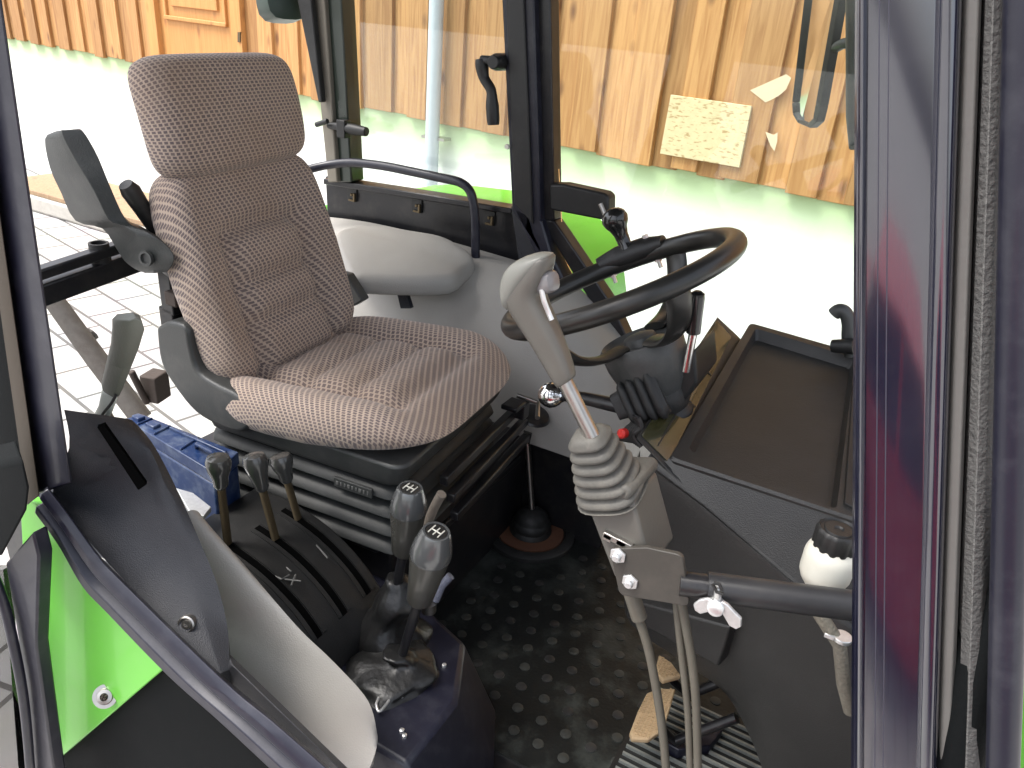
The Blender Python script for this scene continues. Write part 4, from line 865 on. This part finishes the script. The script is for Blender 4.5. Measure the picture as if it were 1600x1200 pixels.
# pod
lf=[at(1010,724,y=.992),at(994,850,y=1.01),at(978,962,y=1.03),at(1060,1030,y=1.02),at(1135,1085,y=1.0),at(1185,1180,y=.975)]
cr_=[at(1192,874,y=.946),at(1194,960,y=.948),at(1196,1030,y=.95),at(1197,1090,y=.955),at(1198,1150,y=.96),at(1202,1240,y=.965)]
rt=[at(1420,1064,y=.905),at(1420,1110,y=.91),at(1420,1150,y=.915),at(1420,1200,y=.92),at(1420,1260,y=.925),at(1420,1330,y=.93)]
RGs=[]
cols=[]
for l,c,r in zip(lf,cr_,rt):
    A=c.lerp(l,.13); B=c.lerp(r,.13); ring=[l,l.lerp(A,.5),A]+[(1-t)**2*A+2*t*(1-t)*c+t*t*B for t in(.2,.4,.6,.8)]+[B,B.lerp(r,.5),r,r+V(.05,.35,0),l+V(.05,.35,0)]
    cols.append(ring)
cols.insert(0,[p+V(.004,.022,.006) for p in cols[0][:-2]]+cols[0][-2:])
ks=[smoothpath([c[j] for c in cols],5) for j in range(len(cols[0]))]
mb=MB(); mb.loft([[ks[j][i] for j in range(len(ks))] for i in range(len(ks[0]))]); pod=mb.build('lower_pod',DASHM,dash,ang=60)
# flat inspection panel on the pod
pn=(at(1192,960,y=.948)-at(994,850,y=1.01)).cross(at(994,850,y=1.01)-at(978,962,y=1.03)).normalized()
if pn.dot(CP-WC)<0: pn=-pn
PP=[at(982,938,y=1.003),at(1141,980,y=.936),at(1122,1043,y=.946),at(978,964,y=1.008)]
MB().prism(PP,-pn*.05).build('inspection_panel',DASHM,pod,bevel=.004)
# instrument binnacle face towards the driver
L1=[at(1120,494,y=1.49),at(993,684,y=1.01)]; L2=[at(1147,526,y=1.465),at(1045,737,y=.985)]
LENS=mat('glossy olive black instrument lens',(.032,.031,.013),.10,var=.45,vscale=6,coat=.6)
bn=MB().prism([L1[0],L2[0],L2[1],L1[1]],V(.05,0,-.03)).build('instrument_panel',DASHM,dash,bevel=.003)
nI=(L2[0]-L1[0]).cross(L1[1]-L1[0]).normalized()
if nI.dot(CP-L1[0])<0: nI=-nI
def iq(s,t): return L1[0].lerp(L1[1],s).lerp(L2[0].lerp(L2[1],s),t)+nI*.002
MB().prism([iq(.03,.08),iq(.03,.9),iq(.97,.9),iq(.97,.08)],-nI*.0015).build('instrument_lens',LENS,bn,smooth=False)
mb=MB()
for s_ in(.38,.62): MB().prism([iq(s_,.1)+nI*.001,iq(s_,.88)+nI*.001,iq(s_+.006,.88)+nI*.001,iq(s_+.006,.1)+nI*.001],-nI*.001).build('dividing_line',BLACK,bn,smooth=False)
mb.prism([iq(.62,.5)+nI*.001,iq(.95,.5)+nI*.001,iq(.95,.53)+nI*.001,iq(.62,.53)+nI*.001],-nI*.001); mb.build('dividing_line',BLACK,bn,smooth=False)
# body behind the instrument face, down to the floor
MB().prism([L1[0]+V(.03,0,-.035),L2[0]+V(.03,0,-.035),V(.15,1.47,.62),V(.15,1.47,.42),V(-.16,1.47,.42)],V(0,-.42,-.02)).build('bulkhead',DASHM,dash,bevel=.004)
MB().boxb((.16,.6,-.01),(.18,1.85,.62)).build('firewall',BLACKP,dash)
mb=MB(); mb.prism([tr(1322,600,-.002)+V(.01,0,0),tr(1340,640,-.002),tr(1335,800,-.002),tr(1318,790,-.002)],TN*.006)
mb.build('vent_slat',BLACK,dash,bevel=.001)
tag(MB().tube(smoothpath([at(1330,556,y=1.46),at(1326,530,y=1.46),at(1326,505,y=1.46),at(1321,489,y=1.46),at(1311,485,y=1.46),at(1303,491,y=1.46)],5),.0125,14).build('hook_knob',GREYP),'short hooked dark knob standing on the far edge of the tray beside the front pillar','knob')
tag(MB().lathe(at(1318,541,y=1.44),(.9,-.2,.3),[(-.02,.012),(.02,.015),(.022,.008)],16).build('clamp_screw',BLACK),'small dark clamp screw at the foot of the hooked knob','screw')

# ================================================================== ADD-ON JOYSTICK ON ITS ARM
JY=.73
joy=thing('joystick_control',at(1015,900,y=JY),'dusty taupe joystick control unit with trigger grip and bellows on a tube arm','joystick')
def esec(l,r,hd,y=JY,n=18,p=3.6,yo=0):
    a=at(*l,y=y+yo);b=at(*r,y=y+yo);c=(a+b)/2;h=(b-a)/2; out=[]
    for k in range(n):
        t=2*math.pi*k/n; cs,sn_=math.cos(t),math.sin(t); q=1/((abs(cs)**p+abs(sn_)**p)**(1/p)); out.append(c+h*cs*q+V(0,hd*sn_*q,0))
    return out
G=[((874,604),(894,592),.009),((869,596),(896,585),.012),((852,566),(886,553),.0145),((835,535),(873,522),.017),((818,507),(861,495),.019),((802,480),(850,470),.021),((796,463),(847,452),.022),((796,440),(856,430),.022),((805,420),(861,412),.020),((822,406),(862,402),.017),((840,399),(859,398),.010)]
ss=[smoothpath([esec(*g_)[j] for g_ in G],3) for j in range(18)]
mb=MB(); mb.loft([[ss[j][i] for j in range(18)] for i in range(len(ss[0]))]); gp=mb.build('grip',JOYG,joy,ang=70)
H=[((800,480),(806,474),.015),((793,468),(812,462),.021),((791,448),(826,442),.0235),((794,428),(841,424),.0235),((803,412),(853,408),.021),((820,401),(860,399),.016),((842,395),(858,396),.008)]
ss=[smoothpath([esec(*g_)[j] for g_ in H],3) for j in range(18)]
mb=MB(); mb.loft([[ss[j][i] for j in range(18)] for i in range(len(ss[0]))]); mb.build('palm_shell',mat('pale worn grey shell',(.2,.2,.178),.4,var=.1,dust=.2,dustcol=(.25,.23,.2)),gp,ang=70)
mb=MB(); mb.lathe(at(854,440,y=JY),(1,-.25,.35),[(-.012,.013),(.005,.0125),(.010,.010),(.012,.005)],18,sq=3.5,up=(0,0,1)); mb.build('button',mat('translucent grey button',(.2,.19,.19),.25),gp)
mb=MB(); mb.tube(smoothpath([at(846,452,y=JY-.012),at(850,470,y=JY-.012),at(857,488,y=JY-.01),at(862,500,y=JY-.01)],4),.003,8); mb.build('trigger_edge',ZINC,gp)
MB().tube([at(883,596,y=JY),at(926,682,y=JY)],.0088,16).build('shaft',STEEL,joy)
# bellows
c0=at(919,678,y=JY+.005); c1=at(958,768,y=JY+.028); ax=(c1-c0).normalized(); L=(c1-c0).length; BS=.88; pr=[(-.003,.014),(.0,.020)]
for i in range(6):
    t=L*i/6; r=(.021+.0037*i)*BS; pr+=[(t+L*.02,r+.002),(t+L*.06,r+.006),(t+L*.10,r+.006),(t+L*.15,r)]
pr+=[(L,.042)]
mb=MB(); mb.lathe(c0,ax,pr,36,sq=3.2,up=(0,1,0)); bw=mb.build('bellows',BELL,joy,ang=70)
F=[at(u,v,y=JY) for u,v in((911,778),(987,778),(1018,890),(960,905))]
mb=MB(); mb.prism(F,V(0.004,.075,0)); hs=mb.build('housing',JOYG,joy,bevel=.005,seg=3)
F2=[at(u,v,y=JY-.004) for u,v in((902,756),(980,760),(988,772),(982,784),(922,790),(904,772))]
MB().prism(F2,V(.004,.085,.0)).build('bellows_collar',BELL,joy,bevel=.005,seg=3)
mb=MB(); 
for (u,v,w_,h_) in((962,842,.03,.008),(976,850,.02,.01),(950,838,.012,.01)): mb.box(at(u,v,y=JY-.003),(w_,.008,h_),Matrix.Rotation(R_(8),3,'Y'))
mb.build('clip_bar',STEEL,hs,bevel=.001)
PL=roundpath([at(u,v,y=JY-.012) for u,v in((1010,856),(1066,868),(1077,948),(968,930),(952,858),(1010,856))],.008,5)
MB().prism(PL[:-1],(0,.007,0)).build('mounting_plate',mat('grey brown plate paint',(.05,.045,.038),.5,bump=.15,dust=.3,dustcol=(.14,.12,.1)),joy,bevel=.001)
for u,v in((966,867),(985,908)):
    mb=MB(); c=at(u,v,y=JY-.0125); mb.lathe(c,(0,-1,0),[(0,.0105),(.003,.0105)],6); mb.lathe(c,(0,-1,0),[(.003,.006),(.008,.0058),(.010,.004)],12); mb.build('bolt',ZINC,joy,bevel=.0005)
ta=at(1062,911,y=JY-.008); tb=at(1345,948,z=ta.z+.012); td=(tb-ta)
mb=MB(); mb.tube([ta,ta+td*.3],.0145,20); mb.build('arm_inner_tube',BLACKP,joy)
mb=MB(); mb.tube([ta+td*.155,tb+td*.35],.0172,22); mb.build('arm_tube',mat('satin black arm paint',(.022,.022,.024),.38,bump=.08,bscale=90,dust=.15,dustcol=(.1,.09,.08)),joy)
wn=MB(); c=at(1121,944,y=ta.y-.005); tc0=at(1122,917,y=ta.y-.014); wn.tube([tc0,c],.0045,10); wn.lathe(c+V(0,-.006,0),(0,-1,.25),[(-.006,.011),(.004,.010),(.006,.006)],16)
for P_,s_ in(((1113,940),(1101,946)),((1131,948),(1148,966))):
    pass
for pl in([(1116,938),(1103,936),(1092,938),(1083,945),(1085,954),(1094,960),(1106,957),(1116,950)],[(1127,940),(1137,946),(1146,956),(1158,968),(1158,980),(1150,984),(1139,978),(1131,964),(1124,952)]):
    wn.prism([at(u,v,y=ta.y-.012) for u,v in pl],(0,.005,0))
wn.build('wing_nut',ZINC,joy,bevel=.001)
mb=MB()
for pts in([(1116,911),(1124,913),(1128,922)],[(1114,913),(1120,925),(1130,928)]): mb.tube([at(u,v,y=ta.y-.019) for u,v in pts],.002,8)
mb.build('spring_clip',BLACK,joy)
CAB=mat('dusty grey cable sheath',(.10,.09,.07),.5,var=.2,dust=.3,dustcol=(.2,.18,.15))
for pts,r in((((985,915),(996,960),(1012,1010),(1026,1080),(1036,1150),(1043,1230)),.0058),(((1055,925),(1060,980),(1068,1050),(1075,1120),(1079,1230)),.0046),(((1062,925),(1072,980),(1082,1040),(1088,1110),(1091,1230)),.0056)):
    mb=MB(); mb.tube(smoothpath([at(u,v,y=JY+.012) for u,v in pts],5)+[at(pts[-1][0]+6,1400,y=JY+.02)],r,10); 
    if r==.0058: mb.tube([at(985,922,y=JY+.012),at(999,966,y=JY+.012)],.010,12)
    mb.build('control_cable',CAB,joy)

# ---------------- reservoir bottle
bt=thing('fluid_bottle',at(1306,990,y=.83),'milky white fluid bottle with ribbed black cap between the arm and the dash','bottle')
bc=at(1306,842,y=.83)
mb=MB(); mb.lathe(bc,(0,0,1),[(-.105,.008),(-.095,.011),(-.072,.016),(-.058,.026),(-.05,.029),(-.046,.0293),(-.026,.0293),(-.022,.0289),(-.018,.0278),(-.014,.026),(-.012,.0245),(-.008,.023),(0,.023)],32); mb.build('body',WHITEP,bt,ang=60)
mb=MB(); n=48
rings=[]
for t,r in((-.012,.0235),(-.010,.0245),(.010,.0245),(.013,.0235),(.015,.021),(.0125,.0195),(.0125,.016),(.0145,.015),(.0145,.006),(.0125,.004)):
    rings.append([bc+V(math.cos(2*math.pi*k/n)*(r-(.0013 if (k//2)%2 and r>.0232 else 0)),math.sin(2*math.pi*k/n)*(r-(.0013 if (k//2)%2 and r>.0232 else 0)),t) for k in range(n)])
mb.loft(rings); mb.build('cap',BLACK,bt,ang=30)
mb=MB(); hb_=at(1312,1008,y=.83); mb.tube([bc+V(0,0,-.10),hb_,at(1318,1070,y=.84),at(1328,1110,y=.86)],.0085,12); mb.build('braided_hose',mat('braided hose sheath',(.22,.2,.16),.7,bump=1,bscale=260,var=.5,vscale=200),bt)
mb=MB(); mb.lathe(hb_+V(0,0,.012),(0,0,1),[(-.003,.0115),(.003,.0115)],18); mb.box(hb_+V(-.014,-.006,.013),(.012,.008,.006)); mb.build('hose_clamp',ZINC,bt,bevel=.001)

# ---------------- pedals and floor grille
def pedal(px,z,label):
    P=[at(u,v,z=z) for u,v in px]; c=sum(P,V(0,0,0))/len(P)
    t=thing('pedal',c-V(0,0,.05),label,'pedal','pedals by the dash pod')
    P=[p+V(0,0,(p.x-c.x)*.35) for p in P]
    pd=MB().prism(P,(0,0,-.012)).build('pad',mat('woven tan pedal rubber',(.40,.29,.17),.8,var=.3,vscale=70) if 'woven tan pedal rubber' not in bpy.data.materials else bpy.data.materials['woven tan pedal rubber'],t,bevel=.003)
    n=V(-.33,0,1).normalized(); mb=MB()
    lo=V(min(p.x for p in P),min(p.y for p in P),0); hi=V(max(p.x for p in P),max(p.y for p in P),0)
    xs=lo.x+.004
    def inside(x,y):
        s=False
        for i in range(len(P)):
            a,b=P[i],P[i-1]
            if (a.y>y)!=(b.y>y) and x<(b.x-a.x)*(y-a.y)/(b.y-a.y)+a.x: s=not s
        return s
    while xs<hi.x:
        ys=lo.y+.004
        while ys<hi.y:
            if all(inside(xs+dx,ys+dy) for dx in(-.003,.003) for dy in(-.003,.003)): mb.box(V(xs,ys,c.z+(xs-c.x)*.35+.0008),(.0042,.0042,.003))
            ys+=.007
        xs+=.007
    mb.build('grip_studs',TAN,pd,smooth=False)
    MB().tube([c-V(0,0,.012),c+V(.05,.02,-.06),c+V(.14,.05,.03)],.010,10).build('pedal_arm',BLACKP,t)
pedal([(1012,1077),(1030,1073),(1055,1080),(1045,1115),(1034,1147),(1013,1158),(988,1151),(985,1140),(998,1105)],.10,'larger tan studded pedal standing on the floor next to the grille')
pedal([(1031,1017),(1049,1035),(1063,1062),(1036,1064),(1024,1046)],.12,'smaller tan studded pedal half hidden behind the joystick cables')
gr_=thing('floor_grille',at(1090,1180,z=0),'black floor grille with pale worn parallel slats below the pedals','grille')
gz=.006
p0=at(985,1155,z=0);
mb=MB(); mb.boxb((p0.x-.01,.80,.001),(.12,p0.y+.15,.004)); mb.build('backing',BLACK,gr_)
mb=MB(); yy=p0.y+.14
while yy>.82:
    mb.boxb((p0.x,yy,.003),(.11,yy+.0045,.011)); yy-=.0185
mb.build('slats',mat('worn aluminium slat edge',(.32,.34,.32),.45,.5,var=.35,vscale=50),gr_)
mb=MB(); mb.prism([at(u,v,z=.03) for u,v in((1045,1138),(1072,1155),(1125,1132),(1130,1140),(1110,1165),(1060,1172),(1040,1160))],(0,0,-.025)); mb.build('guide_bracket',NAVY,gr_,bevel=.002)

# ================================================================== CAR BEHIND THE CAMERA (unseen, added only to give the front pillar a red reflection)
car=thing('reflection_car',V(.4,-2.5,GZ),'glossy red car added unseen behind the camera to redden the navy front pillar reflection','car')
CRD=mat('glossy red car paint',(.42,.012,.02),.25,coat=.6,var=.05)
def cp(x,z,y): return V(x+.4,y-2.5,GZ+z)
prof=smoothpath([V(-2.1,0,.35),V(-2.15,0,.62),V(-2.05,0,.86),V(-1.2,0,.95),V(0,0,.98),V(1.0,0,.96),V(1.9,0,.82),V(2.15,0,.62),V(2.1,0,.33)],5)
def arcw(cx): return [V(cx+.36*math.cos(R_(a)),0,.33+.36*math.sin(R_(a))) for a in range(0,181,20)]
bottom=[V(1.75,0,.25)]+arcw(1.35)+[V(.9,0,.22),V(-.85,0,.22)]+arcw(-1.3)+[V(-1.75,0,.25)]
pf=[(p.x,p.z) for p in prof+bottom]
mb=MB(); mb.loft([[cp(x,z*.98+.01,.78) for x,z in pf],[cp(x,z,.86) if .4<z<.8 else cp(x,z,.82) for x,z in pf],[cp(x,z,-.84) for x,z in pf]]); cb2=mb.build('body',CRD,car,ang=30)
gh=[(-1.75,.95),(-1.15,1.38),(-.3,1.46),(.45,1.42),(1.15,.96)]
mb=MB(); mb.loft([[cp(x*.96,z-.01,.66 if z>1.2 else .76) for x,z in gh],[cp(x*.96,z-.01,-.66 if z>1.2 else -.76) for x,z in gh]]); mb.build('windows',mat('dark car window',(.01,.012,.014),.06),car)
mb=MB(); mb.loft([[cp(x,z,.67) for x,z in((-1.2,1.37),(-.3,1.46),(.5,1.41),(.5,1.43),(-.3,1.49),(-1.2,1.40))],[cp(x,z,-.67) for x,z in((-1.2,1.37),(-.3,1.46),(.5,1.41),(.5,1.43),(-.3,1.49),(-1.2,1.40))]]); mb.build('roof',CRD,car)
mb=MB()
for x0,x1,t0,t1 in((-.32,-.24,0,0),(.98,1.12,-.62,-.62)):
    MB().prism([cp(x0,.95,.775),cp(x1,.95,.775),cp(x1+t1,1.43,.68),cp(x0+t0,1.43,.68)],(0,-.03,0)).build('window_pillar',CRD,car)
for cx in(-1.3,1.35):
    for sy in(-1,1):
        wh_=MB().lathe(cp(cx,.33,.62*sy),(0,sy,0),[(0,.28),(.02,.325),(.16,.33),(.2,.30),(.205,.21),(.18,.19)],32).build('wheel',RUB,car)
        MB().lathe(cp(cx,.33,.62*sy),(0,sy,0),[(.15,.21),(.19,.2),(.17,.06),(.2,.05),(.2,.01)],20).build('rim',STEEL,wh_)
for sy in(-.55,.55): MB().box(cp(2.05,.68,sy),(.12,.34,.13)).build('headlight',WHITEP,car,bevel=.03)
